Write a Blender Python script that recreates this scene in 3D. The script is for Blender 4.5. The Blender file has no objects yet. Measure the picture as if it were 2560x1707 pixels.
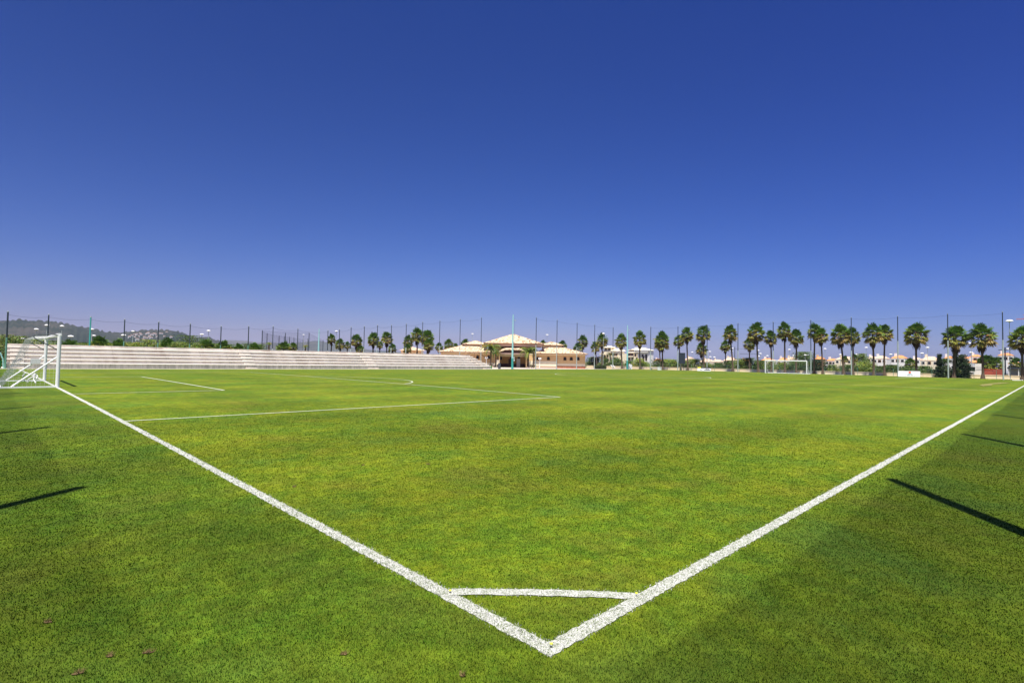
import bpy, math, random
import numpy as np
from mathutils import Vector, Matrix
R_ = math.radians
random.seed(7); rng = np.random.default_rng(7)
scene = bpy.context.scene
col = scene.collection

# ------------------------------------------------------------------ camera, sky, sun, exposure
F = 1335.25                       # focal length in pixels of a 2560 wide picture
YAW, PITCH, ROLL = 0.791756, 0.0351937, 0.0175722
CAM = np.array([-2.47012, -2.13664, 1.725])
fw = np.array([math.cos(YAW)*math.cos(PITCH), math.sin(YAW)*math.cos(PITCH), math.sin(PITCH)])
r0 = np.cross(fw, [0, 0, 1]); r0 /= np.linalg.norm(r0); u0 = np.cross(r0, fw)
rt = math.cos(ROLL)*r0 + math.sin(ROLL)*u0
up = -math.sin(ROLL)*r0 + math.cos(ROLL)*u0
cd = bpy.data.cameras.new("camera"); cam = bpy.data.objects.new("camera", cd); col.objects.link(cam)
cd.sensor_width = 36.0; cd.lens = F/2560*36; cd.clip_start = 0.05; cd.clip_end = 30000
cam.matrix_world = Matrix(((rt[0], up[0], -fw[0], CAM[0]), (rt[1], up[1], -fw[1], CAM[1]), (rt[2], up[2], -fw[2], CAM[2]), (0, 0, 0, 1)))
scene.camera = cam

SUN_EL, SUN_AZ = R_(70), R_(216)   # azimuth counter-clockwise from +x
sdir = Vector((math.cos(SUN_EL)*math.cos(SUN_AZ), math.cos(SUN_EL)*math.sin(SUN_AZ), math.sin(SUN_EL)))
w = bpy.data.worlds.new("World"); scene.world = w; w.use_nodes = True
nt = w.node_tree; bg = nt.nodes["Background"]
sky = nt.nodes.new("ShaderNodeTexSky"); sky.sky_type = 'NISHITA'; sky.sun_disc = False
sky.sun_elevation = SUN_EL; sky.sun_rotation = math.pi/2 - SUN_AZ
sky.altitude = 0; sky.air_density = 1.0; sky.dust_density = 0.6; sky.ozone_density = 5.0
EXPO = 0.65
sp_ = nt.nodes.new("ShaderNodeSeparateColor"); cb_ = nt.nodes.new("ShaderNodeCombineColor"); nt.links.new(sky.outputs[0], sp_.inputs[0])
for i_, (g_, k_) in enumerate(((2.0, 3.5), (1.57, 1.74), (1.31, 2.12))):      # deep polarised blue
    a_ = nt.nodes.new("ShaderNodeMath"); a_.operation = 'MULTIPLY'; a_.inputs[1].default_value = .08; nt.links.new(sp_.outputs[i_], a_.inputs[0])
    b_ = nt.nodes.new("ShaderNodeMath"); b_.operation = 'POWER'; b_.inputs[1].default_value = g_; nt.links.new(a_.outputs[0], b_.inputs[0])
    c_ = nt.nodes.new("ShaderNodeMath"); c_.operation = 'MULTIPLY'; c_.inputs[1].default_value = k_/(2**EXPO)/.1; nt.links.new(b_.outputs[0], c_.inputs[0]); nt.links.new(c_.outputs[0], cb_.inputs[i_])
tc_ = nt.nodes.new("ShaderNodeTexCoord"); dt_ = nt.nodes.new("ShaderNodeVectorMath"); dt_.operation = 'DOT_PRODUCT'; dt_.inputs[1].default_value = (math.sin(YAW), -math.cos(YAW), 0)
nt.links.new(tc_.outputs["Generated"], dt_.inputs[0]); mr_ = nt.nodes.new("ShaderNodeMapRange"); mr_.inputs[1].default_value = -.75; mr_.inputs[2].default_value = .75
cr_ = nt.nodes.new("ShaderNodeValToRGB"); cr_.color_ramp.interpolation = 'B_SPLINE'; el_ = cr_.color_ramp.elements; el_.new(.5)
for e_, (p_, c_) in zip(el_, ((0.0, (.71, .63, .67)), (.5, (.88, .87, .86)), (1.0, (.38, .52, .75)))): e_.position = p_; e_.color = (*c_, 1)
nt.links.new(dt_.outputs["Value"], mr_.inputs[0]); nt.links.new(mr_.outputs[0], cr_.inputs[0]); ml_ = nt.nodes.new("ShaderNodeVectorMath"); ml_.operation = 'MULTIPLY'
nt.links.new(cb_.outputs[0], ml_.inputs[0]); nt.links.new(cr_.outputs[0], ml_.inputs[1])
nt.links.new(ml_.outputs[0], bg.inputs[0]); bg.inputs[1].default_value = 0.1
sl = bpy.data.lights.new("sun", 'SUN'); sl.energy = 5.0; sl.angle = R_(0.53); sl.color = (1.0, 0.95, 0.86)
so = bpy.data.objects.new("sun", sl); col.objects.link(so); so.rotation_euler = sdir.to_track_quat('Z', 'Y').to_euler(); so.location = (0, 0, 60)
scene.view_settings.view_transform = 'Standard'; scene.view_settings.look = 'None'
scene.view_settings.exposure = EXPO; scene.view_settings.gamma = 1.0
scene.cycles.max_bounces = 6; scene.cycles.transparent_max_bounces = 16

# ------------------------------------------------------------------ helpers
def ray(px, py): return fw + rt*(px-1280)/F + up*(853.5-py)/F
def onY(px, py, Y):
    d = ray(px, py); t = (Y-CAM[1])/d[1]; return CAM + d*t
def onX(px, py, X):
    d = ray(px, py); t = (X-CAM[0])/d[0]; return CAM + d*t
def mpp(p):                          # metres per photo pixel at a point
    return float((np.array(p)-CAM) @ fw)/F
def gz(x, y): return 0.103*(1-((y-34)/34)**2) if 0 <= y <= 68 else 0.0

class MB:
    def __init__(s): s.v = []; s.f = []; s.c = []
    def add(s, vs, fs, c=None):
        n = len(s.v); s.v += [tuple(map(float, v)) for v in vs]; s.f += [tuple(i+n for i in f) for f in fs]
        s.c += [c or (1, 1, 1)]*len(vs); return s
    def box(s, x0, y0, z0, x1, y1, z1, c=None):
        vs = [(x0, y0, z0), (x1, y0, z0), (x1, y1, z0), (x0, y1, z0), (x0, y0, z1), (x1, y0, z1), (x1, y1, z1), (x0, y1, z1)]
        return s.add(vs, [(0, 3, 2, 1), (4, 5, 6, 7), (0, 1, 5, 4), (1, 2, 6, 5), (2, 3, 7, 6), (3, 0, 4, 7)], c)
    def tube(s, p0, p1, ra, rb=None, n=8, c=None, caps=True):
        rb = ra if rb is None else rb
        a, b = Vector(p0), Vector(p1); d = (b-a).normalized()
        e = d.orthogonal().normalized(); g = d.cross(e); vs = []
        for p, r in ((a, ra), (b, rb)):
            for k in range(n):
                t = 2*math.pi*k/n; vs.append(p + (e*math.cos(t)+g*math.sin(t))*r)
        fs = [(k, (k+1) % n, n+(k+1) % n, n+k) for k in range(n)]
        if caps: fs += [tuple(range(n))[::-1], tuple(range(n, 2*n))]
        return s.add(vs, fs, c)
    def path(s, pts, r, n=8, c=None):
        for a, b in zip(pts, pts[1:]): s.tube(a, b, r, r, n, c)
        return s
    def lathe(s, prof, n=12, cx=0, cy=0, c=None):
        vs = []; fs = []
        for r, z in prof:
            for k in range(n): t = 2*math.pi*k/n; vs.append((cx+r*math.cos(t), cy+r*math.sin(t), z))
        for i in range(len(prof)-1):
            for k in range(n): fs.append((i*n+k, i*n+(k+1) % n, (i+1)*n+(k+1) % n, (i+1)*n+k))
        fs.append(tuple(range(n))[::-1]); fs.append(tuple(range((len(prof)-1)*n, len(prof)*n)))
        return s.add(vs, fs, c)
    def mesh(s, name):
        m = bpy.data.meshes.new(name); m.from_pydata(s.v, [], s.f)
        a = m.color_attributes.new("Col", 'FLOAT_COLOR', 'POINT')
        a.data.foreach_set("color", np.array([(*c, 1) for c in s.c], dtype=np.float32).ravel())
        m.update(); return m
    def build(s, name, mat, parent=None, loc=None, smooth=False):
        m = s.mesh(name); return link(name, m, mat, parent, loc, smooth)
def link(name, m, mat, parent=None, loc=None, smooth=False):
    if mat and not m.materials: m.materials.append(mat)
    if smooth: m.polygons.foreach_set("use_smooth", [True]*len(m.polygons))
    o = bpy.data.objects.new(name, m); col.objects.link(o)
    if parent: o.parent = parent
    if loc is not None: o.location = loc
    return o
def tag(o, label=None, cat=None, group=None, kind=None):
    if label: o["label"] = label
    if cat: o["category"] = cat
    if group: o["group"] = group
    if kind: o["kind"] = kind
    return o
def thing(name, label, cat, loc=(0, 0, 0), rz=0, group=None):
    o = bpy.data.objects.new(name, None); col.objects.link(o); o.empty_display_size = .2
    o.location = loc; o.rotation_euler = (0, 0, rz); return tag(o, label, cat, group)

# ------------------------------------------------------------------ materials
def newmat(name):
    m = bpy.data.materials.new(name); m.use_nodes = True
    n = m.node_tree; b = n.nodes["Principled BSDF"]; b.inputs["Roughness"].default_value = .7
    b.inputs["Specular IOR Level"].default_value = .25
    return m, n, b
def N(n, t, **kw):
    x = n.nodes.new(t)
    for k, v in kw.items(): setattr(x, k, v)
    return x
def noise(n, vec, scale, detail=3, rough=.55):
    t = N(n, "ShaderNodeTexNoise"); t.inputs["Scale"].default_value = scale; t.inputs["Detail"].default_value = detail
    t.inputs["Roughness"].default_value = rough; n.links.new(vec, t.inputs["Vector"]); return t.outputs["Fac"]
def ramp(n, fac, stops):
    r = N(n, "ShaderNodeValToRGB"); e = r.color_ramp.elements
    while len(e) < len(stops): e.new(.5)
    for k, (p, c) in enumerate(stops): e[k].position = p; e[k].color = (*c, 1) if len(c) == 3 else c
    n.links.new(fac, r.inputs[0]); return r.outputs[0]
def mth(n, op, a, b=None, c=None):
    x = N(n, "ShaderNodeMath", operation=op)
    for i, v in enumerate((a, b, c)):
        if v is None: continue
        if isinstance(v, (int, float)): x.inputs[i].default_value = v
        else: n.links.new(v, x.inputs[i])
    return x.outputs[0]
def mixc(n, fac, a, b, mode='MIX'):
    x = N(n, "ShaderNodeMix", data_type='RGBA', blend_type=mode)
    for i, v in ((0, fac), (6, a), (7, b)):
        if isinstance(v, (int, float)): x.inputs[i].default_value = v
        elif isinstance(v, tuple): x.inputs[i].default_value = (*v, 1)
        else: n.links.new(v, x.inputs[i])
    return x.outputs[2]
def bump(n, b, h, dist, strength=1.0):
    x = N(n, "ShaderNodeBump"); x.inputs["Distance"].default_value = dist; x.inputs["Strength"].default_value = strength
    n.links.new(h, x.inputs["Height"]); n.links.new(x.outputs[0], b.inputs["Normal"])
def pos(n): return N(n, "ShaderNodeNewGeometry").outputs["Position"]
def objco(n): return N(n, "ShaderNodeTexCoord").outputs["Object"]

def plain(name, c, rough=.6, var=.15, scale=6, metal=0.0, c2=None):
    m, n, b = newmat(name); f = noise(n, pos(n), scale, 5, .6)
    d = tuple(x*(1-var) for x in c); l = tuple(min(1, x*(1+var)) for x in c)
    n.links.new(ramp(n, f, [(.3, c2 or d), (.7, l)]), b.inputs["Base Color"])
    b.inputs["Roughness"].default_value = rough; b.inputs["Metallic"].default_value = metal
    return m

def grass_color(n):
    P = pos(n)
    big = noise(n, P, .16, 3, .6); mid = noise(n, P, .75, 4, .6); sm = noise(n, P, .95, 8, .82)
    v = mth(n, 'ADD', mth(n, 'MULTIPLY', big, .34), mth(n, 'MULTIPLY', sm, .66))
    c = ramp(n, v, [(.36, GR[0]), (.455, GR[1]), (.535, GR[2]), (.64, GR[3])])
    hue = noise(n, P, .42, 5, .65)
    c = mixc(n, ramp(n, hue, [(.52, (0, 0, 0)), (.66, (.55, .55, .55))]), c, (.045, .135, .022))
    c = mixc(n, ramp(n, hue, [(.34, (.5, .5, .5)), (.47, (0, 0, 0))]), c, (.150, .135, .022))
    # mowing passes: the nap of the grass lies one way, then the other
    sx = N(n, "ShaderNodeSeparateXYZ"); n.links.new(P, sx.inputs[0])
    wob = mth(n, 'MULTIPLY', mth(n, 'SUBTRACT', mid, .5), 1.2)
    s1 = mth(n, 'SINE', mth(n, 'MULTIPLY', mth(n, 'ADD', sx.outputs[1], wob), 2*math.pi/4.4))
    s2 = mth(n, 'SINE', mth(n, 'MULTIPLY', mth(n, 'ADD', sx.outputs[0], wob), 2*math.pi/6.5))
    st = mth(n, 'ADD', mth(n, 'MULTIPLY', s1, .125), mth(n, 'MULTIPLY', s2, .07))
    # small dry flecks
    dry = ramp(n, noise(n, P, 2.3, 6, .75), [(.64, (0, 0, 0)), (.74, (1, 1, 1))])
    c = mixc(n, mth(n, 'MULTIPLY', dry, .5), c, (.16, .135, .035))
    # margin outside the lines: mown less and darker, the net shade's coolness tinted in
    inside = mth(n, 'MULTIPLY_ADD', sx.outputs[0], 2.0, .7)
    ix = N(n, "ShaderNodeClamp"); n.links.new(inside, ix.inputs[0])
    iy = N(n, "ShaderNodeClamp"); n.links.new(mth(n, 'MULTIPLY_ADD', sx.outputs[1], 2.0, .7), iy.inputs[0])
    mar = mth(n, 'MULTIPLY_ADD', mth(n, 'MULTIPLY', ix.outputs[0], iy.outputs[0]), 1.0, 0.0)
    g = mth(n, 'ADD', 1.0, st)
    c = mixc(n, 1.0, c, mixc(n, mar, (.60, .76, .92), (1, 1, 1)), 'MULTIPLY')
    return mixc(n, 1.0, c, N_val(n, g), 'MULTIPLY'), P
def N_val(n, v):
    x = N(n, "ShaderNodeCombineColor")
    for i in range(3): n.links.new(v, x.inputs[i])
    return x.outputs[0]
GR = [(.026, .092, .007), (.074, .142, .008), (.132, .178, .009), (.195, .213, .014)]
def make_grass():
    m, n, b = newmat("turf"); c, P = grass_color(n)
    f1 = noise(n, P, 4.5, 10, .88); f2 = noise(n, P, 150, 3, .7)
    k = mth(n, 'ADD', mth(n, 'MULTIPLY', f1, .75), mth(n, 'MULTIPLY', f2, .25))
    g = ramp(n, k, [(.36, (.15, .20, .15)), (.5, (.84, .85, .84)), (.62, (1.75, 1.65, 1.5))])
    n.links.new(mixc(n, 1.0, c, g, 'MULTIPLY'), b.inputs["Base Color"])
    b.inputs["Roughness"].default_value = .85; b.inputs["Specular IOR Level"].default_value = .1
    b.inputs["Sheen Weight"].default_value = .35; b.inputs["Sheen Roughness"].default_value = .6; b.inputs["Sheen Tint"].default_value = (.75, .78, .06, 1)
    bump(n, b, k, .02, .6); return m
def make_blade(name, white=False):
    m, n, b = newmat(name)
    at = N(n, "ShaderNodeAttribute", attribute_name="Col")
    if white: base = (.68, .68, .66)
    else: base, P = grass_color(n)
    cc = mixc(n, 1.0, base, at.outputs["Color"], 'MULTIPLY')
    n.links.new(cc, b.inputs["Base Color"]); b.inputs["Roughness"].default_value = .8; b.inputs["Specular IOR Level"].default_value = .06
    tr = N(n, "ShaderNodeBsdfTranslucent"); n.links.new(cc, tr.inputs[0])
    mx = N(n, "ShaderNodeMixShader"); mx.inputs[0].default_value = .3
    out = n.nodes["Material Output"]; n.links.new(b.outputs[0], mx.inputs[1]); n.links.new(tr.outputs[0], mx.inputs[2]); n.links.new(mx.outputs[0], out.inputs[0])
    return m
def make_leaf(name="leaves"):
    m, n, b = newmat(name); at = N(n, "ShaderNodeAttribute", attribute_name="Col")
    n.links.new(at.outputs["Color"], b.inputs["Base Color"]); b.inputs["Roughness"].default_value = .5
    tr = N(n, "ShaderNodeBsdfTranslucent"); n.links.new(at.outputs["Color"], tr.inputs[0])
    mx = N(n, "ShaderNodeMixShader"); mx.inputs[0].default_value = .25
    out = n.nodes["Material Output"]; n.links.new(b.outputs[0], mx.inputs[1]); n.links.new(tr.outputs[0], mx.inputs[2]); n.links.new(mx.outputs[0], out.inputs[0])
    return m
def make_paintline():
    m, n, b = newmat("line_paint"); P = pos(n)
    f = noise(n, P, 90, 4, .8); g = noise(n, P, 14, 3, .6)
    k = mth(n, 'ADD', mth(n, 'MULTIPLY', f, .8), mth(n, 'MULTIPLY', g, .2))
    n.links.new(ramp(n, k, [(.38, (.06, .10, .02)), (.46, (.34, .37, .27)), (.54, (.60, .60, .58))]), b.inputs["Base Color"])
    b.inputs["Roughness"].default_value = .9; bump(n, b, f, .015, .6); return m
def make_concrete():
    m, n, b = newmat("bleacher_concrete"); P = pos(n)
    mp = N(n, "ShaderNodeMapping"); mp.inputs["Scale"].default_value = (1.0, .2, .12); n.links.new(P, mp.inputs[0])
    streak = noise(n, mp.outputs[0], .7, 5, .6); blot = noise(n, P, .5, 4, .6)
    c = ramp(n, streak, [(.28, (.40, .32, .26)), (.46, (.61, .53, .45)), (.62, (.74, .67, .59))])
    c = mixc(n, ramp(n, blot, [(.45, (0, 0, 0)), (.65, (1, 1, 1))]), c, mixc(n, .6, c, (.48, .47, .40)))
    n.links.new(c, b.inputs["Base Color"]); b.inputs["Roughness"].default_value = .9; return m
def make_base_concrete():
    m, n, b = newmat("bleacher_base_concrete"); P = pos(n)
    mp = N(n, "ShaderNodeMapping"); mp.inputs["Scale"].default_value = (1.0, .2, .15); n.links.new(P, mp.inputs[0])
    streak = noise(n, mp.outputs[0], 2.2, 6, .75)
    n.links.new(ramp(n, streak, [(.3, (.25, .25, .20)), (.5, (.47, .46, .39)), (.66, (.62, .60, .53))]), b.inputs["Base Color"])
    b.inputs["Roughness"].default_value = .9; return m
def make_roof(name, c1, c2, c3, s=1.0):
    m, n, b = newmat(name); P = pos(n)
    v = N(n, "ShaderNodeTexVoronoi"); v.inputs["Scale"].default_value = 3.6*s; n.links.new(P, v.inputs["Vector"])
    sp = N(n, "ShaderNodeSeparateColor"); n.links.new(v.outputs["Color"], sp.inputs[0])
    n.links.new(ramp(n, sp.outputs[0], [(.14, c1), (.3, c2), (.6, c3)]), b.inputs["Base Color"])
    wv = N(n, "ShaderNodeTexWave", wave_type='BANDS', bands_direction='X'); wv.inputs["Scale"].default_value = 1.5*s; wv.inputs["Distortion"].default_value = .4
    n.links.new(P, wv.inputs["Vector"]); bump(n, b, wv.outputs["Fac"], .06, .8); b.inputs["Roughness"].default_value = .85; return m
def make_brick():
    m, n, b = newmat("red_brick"); t = N(n, "ShaderNodeTexBrick"); t.inputs["Scale"].default_value = 2.2
    t.inputs["Color1"].default_value = (.42, .13, .06, 1); t.inputs["Color2"].default_value = (.50, .20, .10, 1); t.inputs["Mortar"].default_value = (.5, .38, .28, 1)
    n.links.new(objco(n), t.inputs["Vector"]); n.links.new(t.outputs[0], b.inputs["Base Color"]); return m
def make_net(name, c, opacity):
    m, n, b = newmat(name); b.inputs["Base Color"].default_value = (*c, 1); b.inputs["Roughness"].default_value = .9
    tr = N(n, "ShaderNodeBsdfTransparent"); mx = N(n, "ShaderNodeMixShader"); mx.inputs[0].default_value = opacity
    out = n.nodes["Material Output"]; n.links.new(tr.outputs[0], mx.inputs[1]); n.links.new(b.outputs[0], mx.inputs[2]); n.links.new(mx.outputs[0], out.inputs[0])
    return m
def make_hill(name, a, b_, c, s):
    m, n, b = newmat(name); P = pos(n)
    f = noise(n, P, s, 8, .68)
    n.links.new(ramp(n, f, [(.38, a), (.5, b_), (.62, c)]), b.inputs["Base Color"]); b.inputs["Roughness"].default_value = 1; b.inputs["Specular IOR Level"].default_value = 0
    bump(n, b, f, 5, .3); return m

M = dict(
    turf=make_grass(), blade=make_blade("grass_blade"), wblade=make_blade("painted_blade", True), leaf=make_leaf(), line=make_paintline(),
    conc=make_concrete(), bconc=make_base_concrete(),
    tread=plain("bleacher_tread", (.70, .66, .59), .85, .08, 2), villagewall=plain("village_wall", (.66, .62, .58), .9, .1, .3), villageroof=plain("village_roof", (.40, .25, .17), .9, .15, .3), paving=plain("warm_paving", (.50, .44, .36), .9, .1, 1), tan=plain("tan_render", (.46, .27, .10), .9, .08, 1.2), linefar=plain("far_line_paint", (.48, .52, .36), .9, .15, 30), white=plain("white_paint", (.90, .90, .89), .35, .04, 3),
    path=plain("pale_path", (.62, .58, .48), .9, .12, .8), ground=plain("dry_ground", (.17, .14, .07), .95, .35, .5, c2=(.07, .09, .03)),
    darkpole=plain("dark_pole_paint", (.035, .05, .06), .45, .15, 4), greypole=plain("galvanised_pole", (.42, .48, .45), .4, .12, 4),
    teal=plain("teal_paint", (.05, .34, .30), .45, .12, 3), aqua=plain("aqua_paint", (.34, .66, .64), .45, .06, 3),
    greenpole=plain("green_pole_paint", (.12, .28, .20), .45, .15, 3),
    ochre=plain("ochre_render", (.74, .50, .25), .9, .06, 1.2), cream=plain("cream_render", (.90, .80, .58), .9, .05, 1.5), pink=plain("pink_render", (.72, .50, .40), .9, .05, 1.5),
    ivory=plain("ivory_render", (.86, .76, .56), .9, .05, .6), wwall=plain("white_render", (.88, .86, .82), .9, .05, .6),
    wood=plain("dark_wood", (.10, .045, .03), .7, .2, 4), maroon=plain("maroon_dado", (.09, .03, .025), .7, .15, 3),
    glass=plain("dark_glass", (.02, .022, .025), .15, .1, 3), frame=plain("window_surround", (.50, .30, .14), .8, .08, 3),
    roof=make_roof("mottled_clay_tiles", (.26, .16, .09), (.58, .43, .27), (.70, .56, .38), .8), rooforange=make_roof("orange_clay_tiles", (.50, .17, .05), (.72, .27, .09), (.80, .36, .14)),
    roofpink=make_roof("pale_pink_tiles", (.58, .36, .24), (.70, .48, .34), (.78, .58, .42)), eave=plain("eave_red", (.36, .13, .08), .8, .15, 4),
    brick=make_brick(), trunk=plain("palm_trunk", (.115, .085, .06), .95, .3, 5), skirt=plain("dead_frond", (.06, .034, .022), .95, .35, 4), bark=plain("bark", (.09, .065, .045), .95, .3, 6),
    flower=plain("seed_stalk", (.50, .24, .10), .9, .25, 5), black=plain("black_paint", (.015, .016, .018), .5, .2, 4), slate=plain("slate_panel", (.045, .055, .075), .5, .1, 3),
    board=plain("white_board", (.86, .86, .86), .5, .02, 2), yellow=plain("yellow_print", (.75, .72, .05), .5, .03, 2), redp=plain("red_print", (.70, .08, .03), .5, .05, 3),
    tealp=plain("teal_print", (.10, .32, .36), .5, .05, 3), greyp=plain("grey_print", (.28, .28, .30), .5, .05, 3), darkp=plain("dark_print", (.03, .03, .04), .5, .05, 3),
    cord=plain("white_cord", (.70, .70, .68), .8, .03, 3), chrome=plain("galvanised_tube", (.16, .17, .18), .35, .1, 3, .5),
    lamp=plain("white_lamp_shade", (.88, .88, .88), .4, .02, 3), netdark=make_net("shade_net", (.02, .05, .03), .33), netthin=make_net("thin_shade_net", (.02, .05, .03), .24), netgrey=make_net("grey_net", (.42, .40, .42), .16),
    hill=make_hill("scrub_hill", (.022, .032, .022), (.040, .045, .034), (.070, .064, .050), .010), farhill=make_hill("far_ridge", (.05, .055, .045), (.08, .08, .06), (.11, .10, .08), .004),
    rock=plain("pale_rock", (.62, .45, .33), .95, .25, 3), bin=plain("grey_bin", (.08, .085, .10), .5, .15, 4), green=plain("green_plastic", (.03, .30, .05), .4, .1, 3),
    redwall=plain("red_wall", (.42, .09, .06), .85, .2, .8), tyre=plain("tyre_rubber", (.015, .015, .015), .9, .1, 5), silver=plain("silver_paint", (.45, .46, .48), .3, .05, 2, .4),
    crane=plain("crane_red", (.55, .20, .17), .6, .1, 2), soil=plain("bare_soil", (.15, .105, .045), .95, .3, 20), patch=plain("worn_turf", (.20, .19, .05), .95, .25, 2), straw=plain("straw", (.33, .26, .10), .95, .25, 3), ymark=plain("yellow_tack", (.75, .75, .08), .6, .02, 3),
)

# ------------------------------------------------------------------ setting: ground, pitch, markings
def sheet(name, poly, z, mat):
    mb = MB(); mb.add([(x, y, z) for x, y in poly], [tuple(range(len(poly)))]); return tag(mb.build(name, mat), kind="structure")
R0 = 6300
mb = MB(); ring = [(R0*math.cos(2*math.pi*k/48), R0*math.sin(2*math.pi*k/48), -.06) for k in range(48)]
mb.add(ring, [tuple(range(48))]); tag(mb.build("ground", M["ground"]), kind="structure")
xs = [-14] + list(np.arange(-6, 114.01, 2.0)); ys = [-14, -6] + [-3, 0] + list(np.arange(2, 68.1, 2.0)) + [70.6]
mb = MB(); nx = len(xs); mb.add([(x, y, gz(x, y)) for y in ys for x in xs], [(j*nx+i, j*nx+i+1, (j+1)*nx+i+1, (j+1)*nx+i) for j in range(len(ys)-1) for i in range(nx-1)])
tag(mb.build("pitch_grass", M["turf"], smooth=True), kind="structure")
sheet("path", [(-30, 70.6), (66.5, 70.6), (66.5, 80), (-30, 80)], .012, M["path"])
sheet("pavement", [(66.5, 70.9), (110, 71.0), (110, 112), (66.5, 112)], .03, M["paving"])
sheet("dry_verge", [(114, -30), (124, -30), (124, 100), (114, 100)], -.02, M["straw"])
sheet("worn_patch", [(66, 2.6), (70, 2.2), (76, 2.5), (82, 1.8), (88, 1.5), (86, 2.6), (80, 3.0), (74, 3.2), (69, 3.1)], .022, M["patch"]).location.z += .02

LW = .13; FL = 107.18; HW = 34.0
segs = []      # straight lines: (x0,y0,x1,y1)
def rect_lines(sx, x0):
    s = sx
    return [(x0, 13.84, x0+s*16.5, 13.84), (x0+s*16.5, 13.84, x0+s*16.5, 54.16), (x0, 54.16, x0+s*16.5, 54.16),
            (x0, 24.84, x0+s*5.5, 24.84), (x0+s*5.5, 24.84, x0+s*5.5, 43.16), (x0, 43.16, x0+s*5.5, 43.16)]
segs += [(0, -.055, 0, 68), (FL, 0, FL, 68), (-.055, 0, FL, 0), (0, 68, FL, 68), (FL/2, 0, FL/2, 68)] + rect_lines(1, 0) + rect_lines(-1, FL)
arcs = [(0, 68, 1, -math.pi/2, 0), (FL, 0, 1, math.pi/2, math.pi), (FL, 68, 1, math.pi, 1.5*math.pi), (FL/2, 34, 9.15, 0, 2*math.pi), (11, 34, 9.15, -.926, .926), (FL-11, 34, 9.15, math.pi-.926, math.pi+.926)]
def gp(px, py): d = ray(px, py); return CAM+d*(-CAM[2]/d[2])
q0, q1 = gp(1120, 1484), gp(1596, 1492); nq = (q1-q0)[:2]/np.linalg.norm((q1-q0)[:2]); nq = np.array([-nq[1], nq[0]])
if nq @ np.array([1, 1]) < 0: nq = -nq
CORN = [tuple(q0[:2]+(q1-q0)[:2]*f+nq*.036*(4*f*(1-f))**.6*(1-.25*f)) for f in np.linspace(0, 1, 25)]
lm = MB(); lf = MB(); LZ = .003
def strip(pts, w, z, lm=lm):
    vs = []; n = len(pts)
    for i, (x, y) in enumerate(pts):
        a = pts[max(0, i-1)]; b = pts[min(n-1, i+1)]; dx, dy = b[0]-a[0], b[1]-a[1]; L = math.hypot(dx, dy) or 1
        px, py = -dy/L, dx/L; near = math.hypot(x, y) < 25
        for sgn in (1, -1):
            hw = w/2*((.88+random.uniform(-.13, .13)) if near else 1); vs.append((x+px*hw*sgn, y+py*hw*sgn, gz(x, y)+z))
    lm.add(vs, [(2*i, 2*i+1, 2*i+3, 2*i+2) for i in range(n-1)])
for i, (x0, y0, x1, y1) in enumerate(segs):
    L = math.hypot(x1-x0, y1-y0); pts = []; t = 0
    while t < L:
        pts.append((x0+(x1-x0)*t/L, y0+(y1-y0)*t/L)); t += .04 if math.hypot(*pts[-1]) < 8 else (.15 if math.hypot(*pts[-1]) < 25 else 1.0)
    pts.append((x1, y1)); strip(pts, LW if i in (0, 2) else .12, LZ + .0012*i, lm if i in (0, 2) else lf)
for i, (cx, cy, r, a0, a1) in enumerate(arcs):
    n = max(24, int(r*12)); strip([(cx+r*math.cos(a0+(a1-a0)*k/n), cy+r*math.sin(a0+(a1-a0)*k/n)) for k in range(n+1)], .11, LZ+.014+.001*i, lf)
strip(CORN, .12, LZ+.0035)
tag(lm.build("pitch_markings", M["line"]), kind="structure"); tag(lf.build("pitch_markings", M["linefar"]), kind="structure")

# near turf: real blades, longer and denser close to the corner
def blades(name, P, wdt, hgt, tint, mat, lean=.5):
    n = len(P); a = rng.uniform(0, 2*np.pi, n); ca, sa = np.cos(a), np.sin(a)
    b = rng.uniform(0, 2*np.pi, n); ln = hgt*rng.uniform(.1, lean*1.6, n); lx, ly = np.cos(b)*ln, np.sin(b)*ln
    V = np.zeros((n, 5, 3)); hw = wdt/2
    V[:, 0] = np.c_[P[:, 0]-ca*hw, P[:, 1]-sa*hw, P[:, 2]]; V[:, 1] = np.c_[P[:, 0]+ca*hw, P[:, 1]+sa*hw, P[:, 2]]
    mx, my, mz = P[:, 0]+lx*.35, P[:, 1]+ly*.35, P[:, 2]+hgt*.6
    V[:, 2] = np.c_[mx+ca*hw*.8, my+sa*hw*.8, mz]; V[:, 3] = np.c_[mx-ca*hw*.8, my-sa*hw*.8, mz]
    V[:, 4] = np.c_[P[:, 0]+lx, P[:, 1]+ly, P[:, 2]+hgt]
    idx = (np.arange(n)*5)[:, None]; quad = idx+np.array([0, 1, 2, 3]); tri = idx+np.array([3, 2, 4])
    m = bpy.data.meshes.new(name); m.vertices.add(n*5); m.vertices.foreach_set("co", V.ravel())
    m.loops.add(n*7); m.loops.foreach_set("vertex_index", np.concatenate([quad.ravel(), tri.ravel()]).astype(np.int32))
    m.polygons.add(2*n); m.polygons.foreach_set("loop_start", np.concatenate([np.arange(n)*4, n*4+np.arange(n)*3]).astype(np.int32))
    m.update(calc_edges=True); m.validate()
    at = m.color_attributes.new("Col", 'FLOAT_COLOR', 'POINT'); C = np.ones((n, 5, 4), np.float32); C[:, :, :3] = tint[:, None, :]
    at.data.foreach_set("color", C.ravel()); return link(name, m, mat)
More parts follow.
